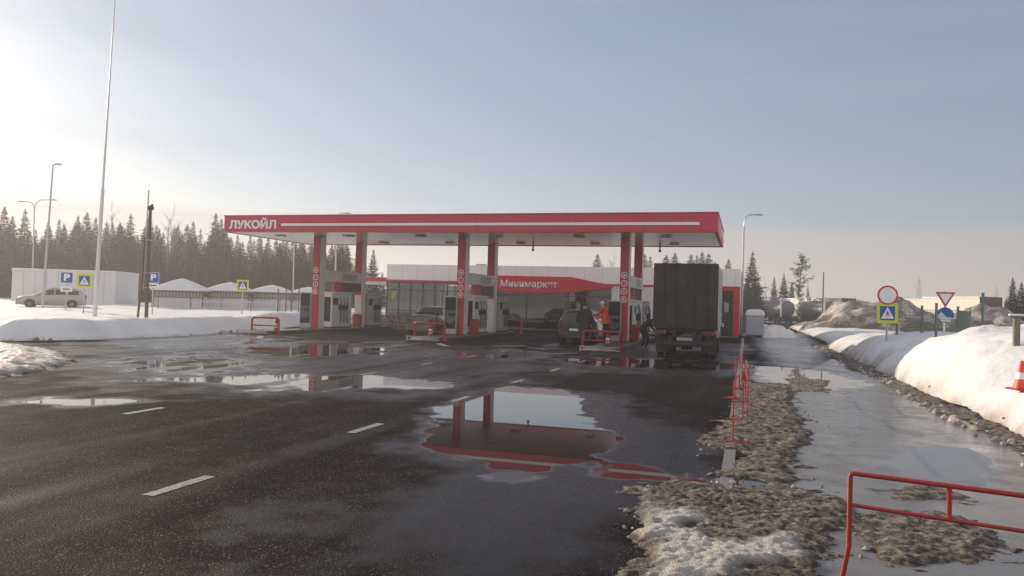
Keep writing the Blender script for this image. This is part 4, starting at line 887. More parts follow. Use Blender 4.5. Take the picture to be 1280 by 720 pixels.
# ================================================================== PEOPLE
def person(label, loc, rz, J, cols, hair=None, coat=None, scale=1.0, lean=None):
    """J: joint -> (x, y, z, radius); the figure faces +y"""
    root = thing('person', label, 'person', loc, rz); root.scale = (scale,)*3
    E = [('pelvis', 'waist'), ('waist', 'chest'), ('chest', 'neck'), ('neck', 'jaw'), ('jaw', 'head'), ('head', 'crown')]
    for s2 in 'LR': E += [('chest', 'sh'+s2), ('sh'+s2, 'el'+s2), ('el'+s2, 'wr'+s2), ('wr'+s2, 'pa'+s2), ('pelvis', 'hip'+s2), ('hip'+s2, 'kn'+s2), ('kn'+s2, 'an'+s2), ('an'+s2, 'toe'+s2)]
    names = ['pelvis'] + [k for k in J if k != 'pelvis']; idx = {k: i for i, k in enumerate(names)}
    def grow(vs, es, rad, root_i, lev=2):
        me = bpy.data.meshes.new('b'); me.from_pydata(vs, es, []); o = bpy.data.objects.new('b', me); C.objects.link(o)
        o.modifiers.new('s', 'SKIN'); sm = o.modifiers.new('ss', 'SUBSURF'); sm.levels = lev; sm.render_levels = lev
        for i, r_ in enumerate(rad):
            d_ = me.skin_vertices[0].data[i]; d_.radius = r_ if isinstance(r_, tuple) else (r_, r_); d_.use_root = (i == root_i)
        dg = bpy.context.evaluated_depsgraph_get(); out = bpy.data.meshes.new_from_object(o.evaluated_get(dg)); bpy.data.objects.remove(o); return out
    me = grow([J[k][:3] for k in names], [(idx[a], idx[b]) for a, b in E], [J[k][3] for k in names], 0)
    V = [tuple(v.co) for v in me.vertices]; Fs = [tuple(p.vertices) for p in me.polygons]
    segs = [(Vector(J[a][:3]), Vector(J[b][:3]), a, b) for a, b in E]
    def part_of(c):
        best = min(segs, key=lambda s2: (c - (s2[0] + (s2[1]-s2[0])*max(0, min(1, (c-s2[0]).dot(s2[1]-s2[0])/max(1e-6, (s2[1]-s2[0]).length_squared))))).length)
        b = best[3]
        if b in ('jaw', 'head', 'crown'): return 3
        if b.startswith('pa'): return 3
        if b.startswith('toe'): return 2
        if b[:2] in ('ki', 'kn', 'an') or b.startswith('hip'): return 1
        return 0
    mi = [part_of(sum((Vector(V[i]) for i in f), Vector())/len(f)) for f in Fs]
    # hands: fingers rooted inside the palm
    for s2, sx in (('L', -1), ('R', 1)):
        w_, p_ = Vector(J['wr'+s2][:3]), Vector(J['pa'+s2][:3]); d_ = (p_-w_).normalized(); side = d_.cross(Vector((sx, 0, .01))); side = side.normalized() if side.length > .1 else Vector((0, 1, 0)); nrm = Vector((-sx, 0, 0))
        for k, ln in enumerate((.075, .085, .08, .062)):
            b0 = p_ + side*(.027-.018*k); mb = MB(); mb.tube([b0-d_*.01, b0+d_*ln*.5, b0+d_*ln*.85+nrm*ln*.25, b0+d_*ln*1.05+nrm*ln*.5], [.0095, .009, .008, .006], 6)
            o_ = len(V); V += mb.v; Fs += [tuple(i+o_ for i in f) for f in mb.f]; mi += [3]*len(mb.f)
        mb = MB(); b0 = w_ + (p_-w_)*.5 + side*.02; mb.tube([b0, b0+side*.03+d_*.03, b0+side*.035+d_*.07+nrm*.015], [.012, .011, .007], 6); o_ = len(V); V += mb.v; Fs += [tuple(i+o_ for i in f) for f in mb.f]; mi += [3]*len(mb.f)
    # face: nose, ears, eyes, mouth
    h = Vector(J['head'][:3]); jw = Vector(J['jaw'][:3]); up = (Vector(J['crown'][:3])-jw).normalized(); fwd = Vector((0, 1, 0)); fwd = (fwd - up*fwd.dot(up)).normalized(); rt = fwd.cross(up)
    r_ = J['head'][3]; r_ = r_[0] if isinstance(r_, tuple) else r_
    mb = MB(); fc = h+fwd*r_*.86
    mb.loft([[tuple(fc+rt*.012-up*.03), tuple(fc-rt*.012-up*.03), tuple(fc+fwd*.028-up*.026)], [tuple(fc+rt*.006+up*.012), tuple(fc-rt*.006+up*.012), tuple(fc+fwd*.008+up*.012)]])
    for sx in (-1, 1): mb.ball(tuple(h+rt*sx*r_*.92-up*.015), (.012, .022, .03), 8)
    o_ = len(V); V += mb.v; Fs += [tuple(i+o_ for i in f) for f in mb.f]; mi += [3]*len(mb.f)
    mb = MB()
    for sx in (-1, 1): mb.ball(tuple(fc+rt*sx*.03+up*.014-fwd*.004), (.011, .008, .007), 6)
    mb.ball(tuple(fc-up*.055-fwd*.006), (.022, .008, .006), 6)
    o_ = len(V); V += mb.v; Fs += [tuple(i+o_ for i in f) for f in mb.f]; mi += [2]*len(mb.f)
    m2 = bpy.data.meshes.new('body'); m2.from_pydata(V, [], Fs)
    for c in cols: m2.materials.append(c)
    m2.polygons.foreach_set('material_index', mi); m2.polygons.foreach_set('use_smooth', [True]*len(Fs)); m2.update()
    b_ = bpy.data.objects.new('body', m2); C.objects.link(b_); b_.parent = root
    if hair:
        hm, kind = hair; mb = MB(); cr = h+up*.018-fwd*.012
        rings = []
        for t_, rr in ((-.045, 1.10), (0, 1.13), (.04, 1.08), (.075, .86), (.098, .5), (.105, .1)):
            ring = []
            for k in range(14):
                a = 2*math.pi*k/14; off = .03*max(0, math.sin(a)) if kind == 'hair' else 0.0
                ring.append(tuple(cr+up*(t_+off*(1 if t_ < .02 else 0))+rt*math.cos(a)*r_*rr+fwd*math.sin(a)*r_*rr*1.06))
            rings.append(ring)
        mb.loft(rings)
        if kind == 'cap':
            c0 = cr+fwd*r_*1.05-up*.02; mb.loft([[tuple(c0+rt*.07), tuple(c0-rt*.07), tuple(c0-rt*.07+up*.012), tuple(c0+rt*.07+up*.012)], [tuple(c0+rt*.05+fwd*.07-up*.015), tuple(c0-rt*.05+fwd*.07-up*.015), tuple(c0-rt*.05+fwd*.07-up*.007), tuple(c0+rt*.05+fwd*.07-up*.007)]])
        mb.build('hair' if kind == 'hair' else 'hat', hm, root, smooth=60)
    if coat:
        cm, zt, zb_, fl = coat; px_, py_ = J['pelvis'][0], J['pelvis'][1]; wx, wy_ = J['waist'][0], J['waist'][1]; rings = []
        for t_ in (0, .3, .6, 1.0):
            z = zt+(zb_-zt)*t_; cx = wx+(px_-wx)*min(1, t_*1.5); cy = wy_+(py_-wy_)*min(1, t_*1.5)
            rings.append([(cx+(.195+fl*t_)*math.cos(2*math.pi*k/20)*(1+.03*math.sin(5*k)), cy+(.145+fl*.9*t_)*math.sin(2*math.pi*k/20)*(1+.03*math.cos(7*k)), z) for k in range(20)])
        inn = [[(x*.94+cx*.06, y*.94+cy*.06, z) for x, y, z in rr] for rr in reversed(rings)]
        mb = MB(); mb.loft(rings+inn, caps=False); mb.build('coat_skirt', cm, root, smooth=60)
    return root
def joints(**ov):
    J = {'pelvis': (0, 0, .95, (.165, .12)), 'waist': (0, 0, 1.13, (.16, .12)), 'chest': (0, .0, 1.36, (.185, .135)), 'neck': (0, .0, 1.53, .065), 'jaw': (0, .03, 1.60, .072), 'head': (0, .03, 1.69, .088), 'crown': (0, .02, 1.755, .06),
         'shL': (-.20, 0, 1.43, .072), 'elL': (-.27, -.02, 1.15, .056), 'wrL': (-.27, .07, .91, .036), 'paL': (-.27, .09, .84, .036),
         'shR': (.20, 0, 1.43, .072), 'elR': (.27, -.02, 1.15, .056), 'wrR': (.27, .07, .91, .036), 'paR': (.27, .09, .84, .036),
         'hipL': (-.095, 0, .90, .105), 'knL': (-.10, .02, .50, .070), 'anL': (-.10, 0, .09, .052), 'toeL': (-.11, .15, .045, .045),
         'hipR': (.095, 0, .90, .105), 'knR': (.10, .02, .50, .070), 'anR': (.10, 0, .09, .052), 'toeR': (.11, .15, .045, .045)}
    J.update(ov); return J
KHAKI = mat('dark_coat', (.040, .033, .024), .85, var=.25, vscale=12); TROU = mat('dark_trousers', (.020, .020, .024), .85, var=.3, vscale=12); BOOT = mat('boots', (.03, .025, .022), .6)
ORANGE = mat('orange_red_jacket', (.72, .06, .025), .7, var=.15, vscale=10); GREYHAT = mat('pale_grey_hat', (.55, .55, .56), .8); BLK = mat('black_jacket', (.018, .018, .022), .8, var=.3); PALE = mat('pale_boots', (.45, .45, .47), .6); HAIRM = mat('dark_hair', (.02, .016, .012), .7)
# (behind the hatchback, back towards us)
person('person in a long dark coat standing with back turned behind the dark hatchback', W(-6.30, 30.9), -A+R(18),
       joints(elL=(-.29, .02, 1.16, .056), wrL=(-.24, .20, .98, .036), paL=(-.22, .26, .94, .036), knR=(.11, .10, .50, .07), anR=(.11, .10, .09, .052), toeR=(.12, .25, .045, .045)), [KHAKI, TROU, BOOT, SKIN], (HAIRM, 'cap'), (KHAKI, 1.2, .62, .06), 1.04)
person('person in an orange red jacket and pale hat at the right fuel island, reaching forward', W(-5.55, 31.6, .145), -A+R(72),
       joints(waist=(0, .05, 1.13, (.16, .12)), chest=(0, .10, 1.36, (.185, .135)), neck=(0, .14, 1.52, .065), jaw=(0, .19, 1.58, .072), head=(0, .20, 1.67, .088), crown=(0, .19, 1.74, .06), shL=(-.20, .10, 1.43, .072), shR=(.20, .10, 1.43, .072),
              elL=(-.26, .28, 1.22, .056), wrL=(-.20, .50, 1.18, .036), paL=(-.18, .58, 1.18, .036), elR=(.27, .20, 1.17, .056), wrR=(.22, .42, 1.10, .036), paR=(.20, .49, 1.10, .036)), [ORANGE, TROU, BOOT, SKIN], (GREYHAT, 'cap'), (ORANGE, 1.2, .86, .02), 1.0)
person('person in black with pale boots bending forward at the left side of the box truck', W(-4.0, 31.9), -A-R(60),
       joints(pelvis=(0, -.12, .88, (.165, .12)), waist=(0, .03, 1.02, (.16, .12)), chest=(0, .26, 1.14, (.185, .135)), neck=(0, .42, 1.20, .065), jaw=(0, .49, 1.20, .072), head=(0, .56, 1.24, .088), crown=(0, .60, 1.29, .06), shL=(-.20, .30, 1.18, .072), shR=(.20, .30, 1.18, .072),
              elL=(-.24, .42, .92, .056), wrL=(-.18, .55, .72, .036), paL=(-.17, .58, .65, .036), elR=(.24, .42, .92, .056), wrR=(.18, .55, .72, .036), paR=(.17, .58, .65, .036), hipL=(-.10, -.10, .84, .105), hipR=(.10, -.10, .84, .105), knL=(-.11, .05, .48, .07), knR=(.13, .10, .48, .07), anL=(-.11, -.06, .09, .052), anR=(.13, .05, .09, .052), toeL=(-.12, .09, .045, .05), toeR=(.14, .20, .045, .05)), [BLK, TROU, PALE, SKIN], (BLK, 'cap'), None, 1.0)

# ================================================================== BARRIERS, CONE
def barrier(label, p0, p1, ht, lower, nm='crowd_barrier', mids=(.5,), bend=0.0, tr=.010):
    p0, p1 = Vector(p0), Vector(p1); L_ = (p1-p0).length; d_ = math.atan2(p1.y-p0.y, p1.x-p0.x)
    b = thing(nm, label, 'barrier', (p0.x, p0.y, 0), d_, 'red tube barriers along the wet lane')
    m = MB(); m.tube([(-bend, 0, .02), (-bend*.8, .0, .18), (0, 0, .42), (0, 0, ht-.02), (.006, 0, ht-.005), (.02, 0, ht), (L_*.5, .004, ht-.006), (L_-.02, 0, ht), (L_-.006, 0, ht-.005), (L_, 0, ht-.02), (L_, 0, .02)], tr, 10); m.build('frame', REDP, b)
    m = MB(); m.tube([(0.01, 0, lower), (L_*.55, .003, lower-.008), (L_-.01, 0, lower)], .011, 8); m.build('lower_rail', REDP, b)
    for q in mids:
        m = MB(); m.tube([(L_*q, 0, lower), (L_*q, 0, ht)], .012, 8); m.build('upright', REDP, b)
    for x in (0-bend, L_):
        m = MB(); m.tube([(x, -.24, .022), (x, .24, .022)], .018, 8); m.build('foot', REDP, b)
    return b
c0, c1 = at(1063, 590, 4.27), at(1280, 618, 3.86)
dirv = Vector((c1.x-c0.x, c1.y-c0.y)).normalized()
barrier('red tube barrier standing nearest the camera on wet ice by the slush', (c0.x, c0.y), (c0.x+dirv.x*1.95, c0.y+dirv.y*1.95), .82, .645, mids=(.245, .62), bend=.05, tr=.0135)
bu = lambda u, v: (W(u, v).x, W(u, v).y)
barrier('first of the end-on red barriers along the white lane line, nearest its slush patch', bu(-.13, 10.25), bu(-.02, 12.35), .80, .62)
barrier('second end-on red barrier along the white lane line, standing at the puddle edge', bu(.05, 12.7), bu(.02, 14.8), .80, .62)
barrier('farthest end-on red barrier on the white lane line, towards the box truck', bu(-.16, 15.3), bu(-.05, 17.4), .80, .62)
cp = next(q for q in (at(1277, 489, 8+.04*k) for k in range(400)) if q.z <= bank_z(*UV(q))+.005); cz = UV(cp)
cn = thing('traffic_cone', 'orange red traffic cone with white band on the near snow mound', 'traffic cone', (cp.x, cp.y, bank_z(*cz)-.02))
m = MB(); m.box(-.17, .17, -.17, .17, 0, .035); m.build('base', REDP, cn, bevel=.02)
CONE = mat('cone_orange', (.72, .07, .03), .5, var=.1)
m = MB(); m.lathe([(.125, .035), (.105, .12), (.09, .18)], n=18); m.lathe([(.066, .29), (.03, .46), (.02, .48)], n=18); m.build('body', CONE, cn)
m = MB(); m.lathe([(.0905, .181), (.0665, .289)], n=18); m.build('reflective_band', WPAINT, cn)

# ================================================================== SIGNS
def post(m, h, r=.03, z0=-.4): m.tube([(0, .03, z0), (0, .03, h)], r, 8)
def ped_figure(m, x, z, s2, y):
    m.ball((x+.02*s2, y, z+.30*s2), (.055*s2, .004, .055*s2), 8)
    for a, b, r_ in (((.0, .22), (.0, 0), .07), ((-.0, .02), (-.14, -.26), .05), ((0, .02), (.12, -.10), .05), ((.12, -.10), (.12, -.28), .045), ((0, .2), (-.16, .02), .035), ((0, .2), (.16, .06), .035)):
        dx, dz = b[0]-a[0], b[1]-a[1]; L_ = math.hypot(dx, dz); nx, nz_ = -dz/L_*r_*.6, dx/L_*r_*.6
        m.prism([(x+(a[0]+nx)*s2, z+(a[1]+nz_)*s2), (x+(a[0]-nx)*s2, z+(a[1]-nz_)*s2), (x+(b[0]-nx)*s2, z+(b[1]-nz_)*s2), (x+(b[0]+nx)*s2, z+(b[1]+nz_)*s2)], y-.003, y+.003)
def crossing_panel(par, zc, s2=.36):
    m = MB(); m.box(-s2, s2, -.012, .012, zc-s2, zc+s2); pl = m.build('sign_plate', SIGNYEL, par, bevel=.006)
    q = s2*.70; m = MB(); m.box(-q, q, -.017, -.013, zc-q, zc+q); m.build('blue_field', SIGNBLUE, pl)
    m = MB(); m.prism([(-q*.88, zc-q*.78), (q*.88, zc-q*.78), (0, zc+q*.88)], -.021, -.018); m.build('white_triangle', WPAINT, pl)
    m = MB(); ped_figure(m, 0, zc-q*.12, q*1.35, -.026); m.build('walking_figure', BLACK, pl, smooth=0)
def p_panel(par, zc, s2=.32, tall=1.0):
    m = MB(); m.box(-s2, s2, -.012, .012, zc-s2*tall, zc+s2*tall); pl = m.build('sign_plate', WPAINT, par, bevel=.006)
    m = MB(); m.box(-s2*.93, s2*.93, -.017, -.013, zc-s2*tall*.93, zc+s2*tall*.93); m.build('blue_field', SIGNBLUE, pl)
    t_ = text('P', .5, WPAINT, pl, (-s2*.45, -.019, zc-s2*.55), depth=.004, bold=.02, width=s2*.95, height=s2*1.25)
def face(p): return -math.atan2(p.x, p.y)*.5 - A*.2
# no entry + crossing on one post on the bank
p = at(1109, 405, 26.5); bz = bank_z(*UV(p))
sg = thing('road_sign', 'round red rimmed white sign above a yellow bordered crossing sign on the snow bank', 'road sign', (p.x, p.y, bz), -A*.6)
zt = at(1109, 369, 26.5).z-bz; zc2 = at(1109, 391.5, 26.5).z-bz
m = MB(); post(m, zt+.3, .03, -.6); m.build('post', SILVER, sg)
m = MB(); m.lathe([(.335, -.012), (.335, .012)], (0, 0, zt), 32, 'y'); pl = m.build('round_plate', SIGNRED, sg)
m = MB(); m.lathe([(.275, -.018), (.275, -.013)], (0, 0, zt), 32, 'y'); m.build('white_field', WPAINT, pl)
crossing_panel(sg, zc2, .345)
# yield + blue round
p = at(1181, 418, 31.0); bz = bank_z(*UV(p)); zz = at(1181, 373.5, 31.0).z-bz
sg = thing('road_sign', 'red rimmed inverted triangle give way sign above a half snowed blue disc', 'road sign', (p.x, p.y, bz), -A*.6)
m = MB(); post(m, zz+.3, .03, -.6); m.build('post', SILVER, sg)
s2 = .37; m = MB(); m.prism([(-s2, zz+.27), (s2, zz+.27), (0, zz-.36)], -.012, .012); pl = m.build('triangle_plate', SIGNRED, sg)
m = MB(); m.prism([(-s2*.68, zz+.20), (s2*.68, zz+.20), (0, zz-.22)], -.018, -.013); m.build('white_field', WPAINT, pl)
m = MB(); m.lathe([(.32, -.012), (.32, .012)], (0, 0, zz-.66), 28, 'y'); pl = m.build('blue_disc', SIGNBLUE, sg)
m = MB(); m.prism([(-.3, zz-.72), (-.12, zz-.94), (.14, zz-.95), (.30, zz-.76), (.05, zz-.74), (-.16, zz-.52)], -.035, -.013); m.build('stuck_snow', SNOW, pl)
# parking and crossing signs over the left field
def fieldz(Y=0): return .55
p = at(82, 384, 47.0); sg = thing('road_sign', 'blue parking sign with small plate in front of the white box building', 'road sign', (p.x, p.y, .5), .35)
zc2 = at(82, 347, 47).z-.5; m = MB(); post(m, zc2+.3, .035); m.build('post', SILVER, sg); p_panel(sg, zc2, .34)
m = MB(); m.box(-.32, .32, -.012, .012, zc2-.86, zc2-.55); pl = m.build('sub_plate', WPAINT, sg); m = MB(); m.box(-.2, .2, -.017, -.013, zc2-.74, zc2-.67); m.build('mark', BLACK, pl)
p = at(104, 388, 40.0); sg = thing('road_sign', 'yellow bordered crossing sign beside the tall mast, before the white building', 'road sign', (p.x, p.y, .5), .3)
zc2 = at(104.5, 351, 40).z-.5; m = MB(); post(m, zc2+.3, .035); m.build('post', SILVER, sg); crossing_panel(sg, zc2, .36)
p = at(190, 392, 44.0); sg = thing('road_sign', 'tall blue and white parking sign right of the wooden utility pole', 'road sign', (p.x, p.y, .5), .25)
zc2 = at(190, 347, 44).z-.5; m = MB(); post(m, zc2+.3, .035); m.build('post', SILVER, sg); p_panel(sg, zc2, .30)
m = MB(); m.box(-.30, .30, -.012, .012, zc2-.58, zc2-.33); pl = m.build('sub_plate', WPAINT, sg); m = MB(); m.box(-.18, .18, -.017, -.013, zc2-.48, zc2-.42); m.build('mark', BLACK, pl)
p = at(302, 395, 48.0); sg = thing('road_sign', 'yellow bordered crossing sign in front of the snow roofed pavilions', 'road sign', (p.x, p.y, .5), .15)
zc2 = at(302, 357, 48).z-.5; m = MB(); post(m, zc2+.3, .035); m.build('post', SILVER, sg); crossing_panel(sg, zc2, .36)

# ================================================================== POLES AND LAMPS
p = at(118, 397, 36.0); tp = at(144, -6, 36.0)
ms = thing('flag_mast', 'very tall tapering white steel mast rising from the snow field', 'mast', (p.x, 36, .45))
dx = tp.x-p.x; H_ = tp.z-.45
m = MB(); m.tube([(0, 0, -.3), (dx*.40, 0, H_*.40)], [.095, .08], 14); m.build('lower_tube', WHITE, ms)
m = MB(); m.tube([(dx*.40, 0, H_*.40), (dx, 0, H_)], [.055, .025], 12); m.build('upper_tube', WHITE, ms)
m = MB(); m.lathe([(.26, 0), (.26, .06), (.14, .1)], n=16); m.build('base_plate', SILVER, ms)
def lamp_post(name, label, px, py, Y, ptop, arms, z0, rad=.075, head=.6, lean=0.0):
    b = at(px, py, Y); t_ = at(ptop[0], ptop[1], Y); l = thing(name, label, 'street lamp', (b.x, Y, z0)); X = t_.x-b.x; H_ = t_.z-z0
    m = MB(); m.tube([(0, 0, -.3), (X*.5, 0, H_*.5), (X, 0, H_)], [rad, rad*.8, rad*.6], 10); m.build('pole', SILVER, l)
    for ax, az in arms:
        m = MB(); m.tube([(X, 0, H_-.02), (X+ax*.12, 0, H_+az*.7), (X+ax*.4, 0, H_+az*.97), (X+ax, 0, H_+az)], rad*.5, 8); m.build('arm', SILVER, l)
        sx = 1 if ax > 0 else -1
        m = MB(); m.loft([[(X+ax-sx*.1, -.05, H_+az-.04), (X+ax-sx*.1, .05, H_+az-.04), (X+ax-sx*.1, .05, H_+az+.05), (X+ax-sx*.1, -.05, H_+az+.05)], [(X+ax+sx*head*.5, -.13, H_+az-.05), (X+ax+sx*head*.5, .13, H_+az-.05), (X+ax+sx*head*.5, .1, H_+az+.07), (X+ax+sx*head*.5, -.1, H_+az+.07)], [(X+ax+sx*head, -.06, H_+az-.03), (X+ax+sx*head, .06, H_+az-.03), (X+ax+sx*head, .05, H_+az+.03), (X+ax+sx*head, -.05, H_+az+.03)]]); m.build('lamp_head', GREYP, l, bevel=.01)
    return l
lamp_post('street_lamp', 'two armed street lamp in front of the dark forest, behind the white building', 40, 372, 75, (43, 262), [(-1.0, .75), (1.5, 1.0)], .4, .09, .7)
lamp_post('street_lamp', 'single tall thin street lamp left of the mast with short bent tip', 53, 380, 50, (66, 210), [(.22, .25)], .4, .08, .35)
lamp_post('street_lamp', 'curved arm street lamp at the right corner of the minimarket', 926, 421, 51, (930, 282), [(.75, .75)], 0, .085, .5)
lamp_post('street_lamp', 'street lamp behind the canopy, its head showing above the red roof edge', 418, 396, 66, (421, 270), [(.75, .25)], .2, .08, .5)
lamp_post('street_lamp', 'slim street lamp before the forest left of the first canopy column', 366, 388, 90, (368, 280), [(.6, .3)], .3, .09, .5)
# wooden utility pole with a prop
b = at(180, 395, 36.5); up_ = thing('utility_pole', 'old wooden utility pole with a strut and a thin pipe beside it', 'utility pole', (b.x, 36.5, .45))
zt = at(183, 258, 36.5).z-.45; zp = at(180, 238, 36.5).z-.45
m = MB(); m.tube([(.11, 0, -.3), (.10, 0, zt*.5), (.11, 0, zt)], [.085, .078, .07], 12); m.build('pole', WOOD, up_)
m = MB(); m.tube([(-.28, -.1, -.3), (-.10, -.1, 2.0), (-.07, -.1, zt*.72)], [.055, .05, .045], 10); m.build('prop', WOOD, up_)
m = MB(); m.tube([(-.06, -.05, 1.4), (.02, -.05, zp)], .032, 8); m.build('pipe', SILVER, up_)
m = MB(); m.box(.0, .24, -.08, .08, zt-.16, zt+.02); m.tube([(.10, 0, zt), (.22, 0, zt+.1)], .05); m.build('bracket', DARK, up_)
m = MB()
for z in (1.5, 2.2, zt*.7): m.box(-.12, .20, -.14, .10, z, z+.03)
m.build('clamp_band', SILVER, up_)

# ================================================================== LEFT FIELD BUILDINGS
q0, q1 = at(18, 378, 72.0), at(140, 378, 72.0)
wb = thing('box_building', 'plain white flat roofed box building standing at the forest edge', 'building', ((q0.x+q1.x)/2, 72, .4), .12)
L_ = (q1.x-q0.x)/2; hz = at(80, 340, 72).z-.4
m = MB(); m.box(-L_, L_, 0, 6, -.3, hz); m.build('wall', mat('white_sheet_wall', (.66, .66, .65), .6, var=.06, vscale=.6), wb)
m = MB()
for k in range(1, 9): x = -L_+k*2*L_/9; m.box(x-.02, x+.02, -.015, -.002, 0, hz)
m.build('panel_joint', GREYP, wb)
m = MB(); m.box(-L_-.06, L_+.06, -.06, 6.06, hz, hz+.10); m.build('roof_edge', WHITE, wb)
m = MB(); m.box(-L_-.02, L_+.02, -.02, 6.02, hz+.10, hz+.24); m.build('snow_layer', SNOW, wb, bevel=.05)
BROWN = mat('brown_timber', (.13, .09, .065), .8, var=.2, vscale=6); PALEW = mat('pale_boards', (.52, .52, .53), .7, var=.08, vscale=4)
def pavilion(label, px0, px1, Y, ypk, yev, ybase, rz=.25):
    a, b = at(px0, yev, Y), at(px1, yev, Y); z0 = .45
    r = thing('garden_pavilion', label, 'pavilion', ((a.x+b.x)/2, Y, z0), rz, 'snow roofed pavilions by the forest')
    hw_ = (b.x-a.x)/2*.93; ze = a.z-z0; zp_ = at((px0+px1)/2, ypk, Y).z-z0; ln = hw_*1.0
    m = MB()
    rings = []
    for t_, z in ((1.0, ze), (1.02, ze+.08), (.93, ze+.14+(zp_-ze)*.08), (.62, ze+.12+(zp_-ze)*.42), (.3, ze+.08+(zp_-ze)*.77), (.1, zp_-.01), (.02, zp_+.03)):
        rings.append([(hw_*t_*math.copysign(min(1, abs(math.cos(a_)*1.35)), math.cos(a_)), ln*t_*math.copysign(min(1, abs(math.sin(a_)*1.35)), math.sin(a_)), z) for a_ in [2*math.pi*k/24+.01 for k in range(24)]])
    m.loft(rings); m.build('snow_roof', SNOW, r, smooth=50)
    m = MB(); m.box(-hw_*.98, hw_*.98, -ln*.98, ln*.98, ze-.12, ze-.005); m.build('eaves', BROWN, r)
    for sx in (-1, 1):
        for sy in (-1, 1):
            m = MB(); m.box(sx*hw_*.88-.07, sx*hw_*.88+.07, sy*ln*.88-.07, sy*ln*.88+.07, -.3, ze-.12); m.build('post', BROWN, r)
    m = MB(); m.box(-hw_*.84, hw_*.84, -ln*.87, -ln*.83, -.2, ze*.92); m.box(hw_*.82, hw_*.86, -ln*.82, ln*.8, -.2, ze*.7); m.box(-hw_*.86, -hw_*.82, -ln*.82, ln*.8, -.2, ze*.7); m.build('wall_panel', PALEW, r)
    m = MB()
    n_ = 16
    for k in range(n_): x = -hw_*.9+1.8*hw_*k/(n_-1); m.box(x-.03, x+.03, -ln*.93, -ln*.91, ze-.55, ze-.12)
    m.box(-hw_*.9, hw_*.9, -ln*.93-.01, -ln*.90, ze-.58, ze-.52); m.build('eave_balusters', BROWN, r)
    return r
pavilion('snow roofed pavilion nearest the wooden utility pole, tallest of the row', 193, 262, 66, 348.5, 362.5, 386)
pavilion('snow roofed pavilion behind the yellow crossing sign', 258, 318, 70, 353, 363.5, 387)
pavilion('snow roofed pavilion third from the pole, with open dark windows', 313, 368, 74, 356.5, 365, 388)
pavilion('snow roofed pavilion half hidden by the left front canopy column', 362, 410, 78, 359, 366.5, 389)
# fence of pickets before the pavilions
fa, fb = at(198, 384, 60), at(384, 390, 66)
fn = thing('picket_fence', 'low pale slatted fence in front of the snow roofed pavilions', 'fence', (fa.x, fa.y, .45), math.atan2(fb.y-fa.y, fb.x-fa.x))
L_ = math.hypot(fb.x-fa.x, fb.y-fa.y); m = MB()
for k in range(int(L_/.22)): m.box(k*.22, k*.22+.08, 0, .02, -.2, .95+.03*math.sin(k))
m.build('pickets', PALEW, fn, smooth=0)
m = MB(); m.box(0, L_, .022, .05, .2, .28); m.box(0, L_, .022, .05, .7, .78); m.build('rail', PALEW, fn)
for k in range(6):
    m = MB(); m.box(L_*k/5-.06, L_*k/5+.06, .06, .16, -.3, 1.1); m.build('post', BROWN, fn)
for i, px in enumerate((347, 357, 364, 373)):
    b = at(px, 390, 62); pp = tag(MB().tube([(0, 0, -.2), (0, 0, at(px, 361, 62).z-.45)], .055, 8).build('timber_post', BROWN), ['dark timber post right of the third pavilion, leftmost of four', 'timber post second from the left of the four by the third pavilion', 'timber post third of the four beside the left canopy column', 'timber post nearest the left canopy column'][i], 'post', 'timber posts by the pavilions'); pp.location = (b.x, 62, .45)

# ================================================================== RIGHT SIDE: FENCE, HEAPS, CONTAINERS
FG = mat('green_fence', (.15, .19, .155), .6, var=.2)
fpx = [(1121, 418, 27.6), (1152, 420, 27.0), (1170, 421, 25.5), (1197, 417, 29.0), (1212, 412, 33.0), (1228, 416, 26.5)]
fh = [381, 383, 380, 384, 386, 367]
labs = ['green fence post just right of the yellow crossing sign', 'thin green fence post between the crossing sign and the give way sign', 'green fence post just left of the give way sign', 'green fence post just right of the give way sign', 'short far green fence post behind the fence line', 'tallest green fence post, right of the give way sign']
pos = []
fence = thing('mesh_fence', 'sagging green wire mesh fence on posts along the snow bank', 'fence', (0, 0, 0))
for i, ((px, py, Y), ty) in enumerate(zip(fpx, fh)):
    b = at(px, py, Y); z0 = bank_z(*UV(b)); zt = at(px, ty, Y).z; pos.append((b.x, Y, z0, zt))
    m = MB(); m.box(b.x-.03, b.x+.03, Y-.03, Y+.03, z0-.4, zt); m.box(b.x-.038, b.x+.038, Y-.038, Y+.038, zt+.002, zt+.03); m.build('post', FG, fence)
order = [0, 1, 3, 4]
for a, b in zip(order[:-1], order[1:]):
    P, Q = Vector(pos[a][:2]), Vector(pos[b][:2]); n_ = max(4, int((Q-P).length/.12)); m = MB()
    zt0, zt1 = pos[a][3]-.12, pos[b][3]-.12; zb0, zb1 = pos[a][2], pos[b][2]
    for k in range(n_+1):
        t_ = k/n_; c = P+(Q-P)*t_; m.tube([(c.x, c.y, zb0+(zb1-zb0)*t_-.1), (c.x, c.y, zt0+(zt1-zt0)*t_)], .006, 4, caps=False)
    for k in range(9):
        t_ = k/8; m.tube([(P.x, P.y, zb0+(zt0-zb0)*t_), (Q.x, Q.y, zb1+(zt1-zb1)*t_)], .007, 4, caps=False)
    o = m.build('mesh_panel', FG, fence, smooth=0)
b = at(1270, 447, 15.5); z0 = bank_z(*UV(b)); zt = at(1270, 397, 15.5).z
sp_ = thing('timber_post_with_board', 'stout post with a snow topped board on the near snow mound', 'post', (b.x, b.y, z0), -A)
m = MB(); m.box(-.055, .055, -.055, .055, -.5, zt-z0); m.build('post', mat('grey_green_post', (.16, .16, .13), .8, var=.2, vscale=8), sp_, bevel=.008)
m = MB(); m.box(-.13, 1.3, -.04, .04, zt-z0, zt-z0+.03); m.build('board', WOOD, sp_)
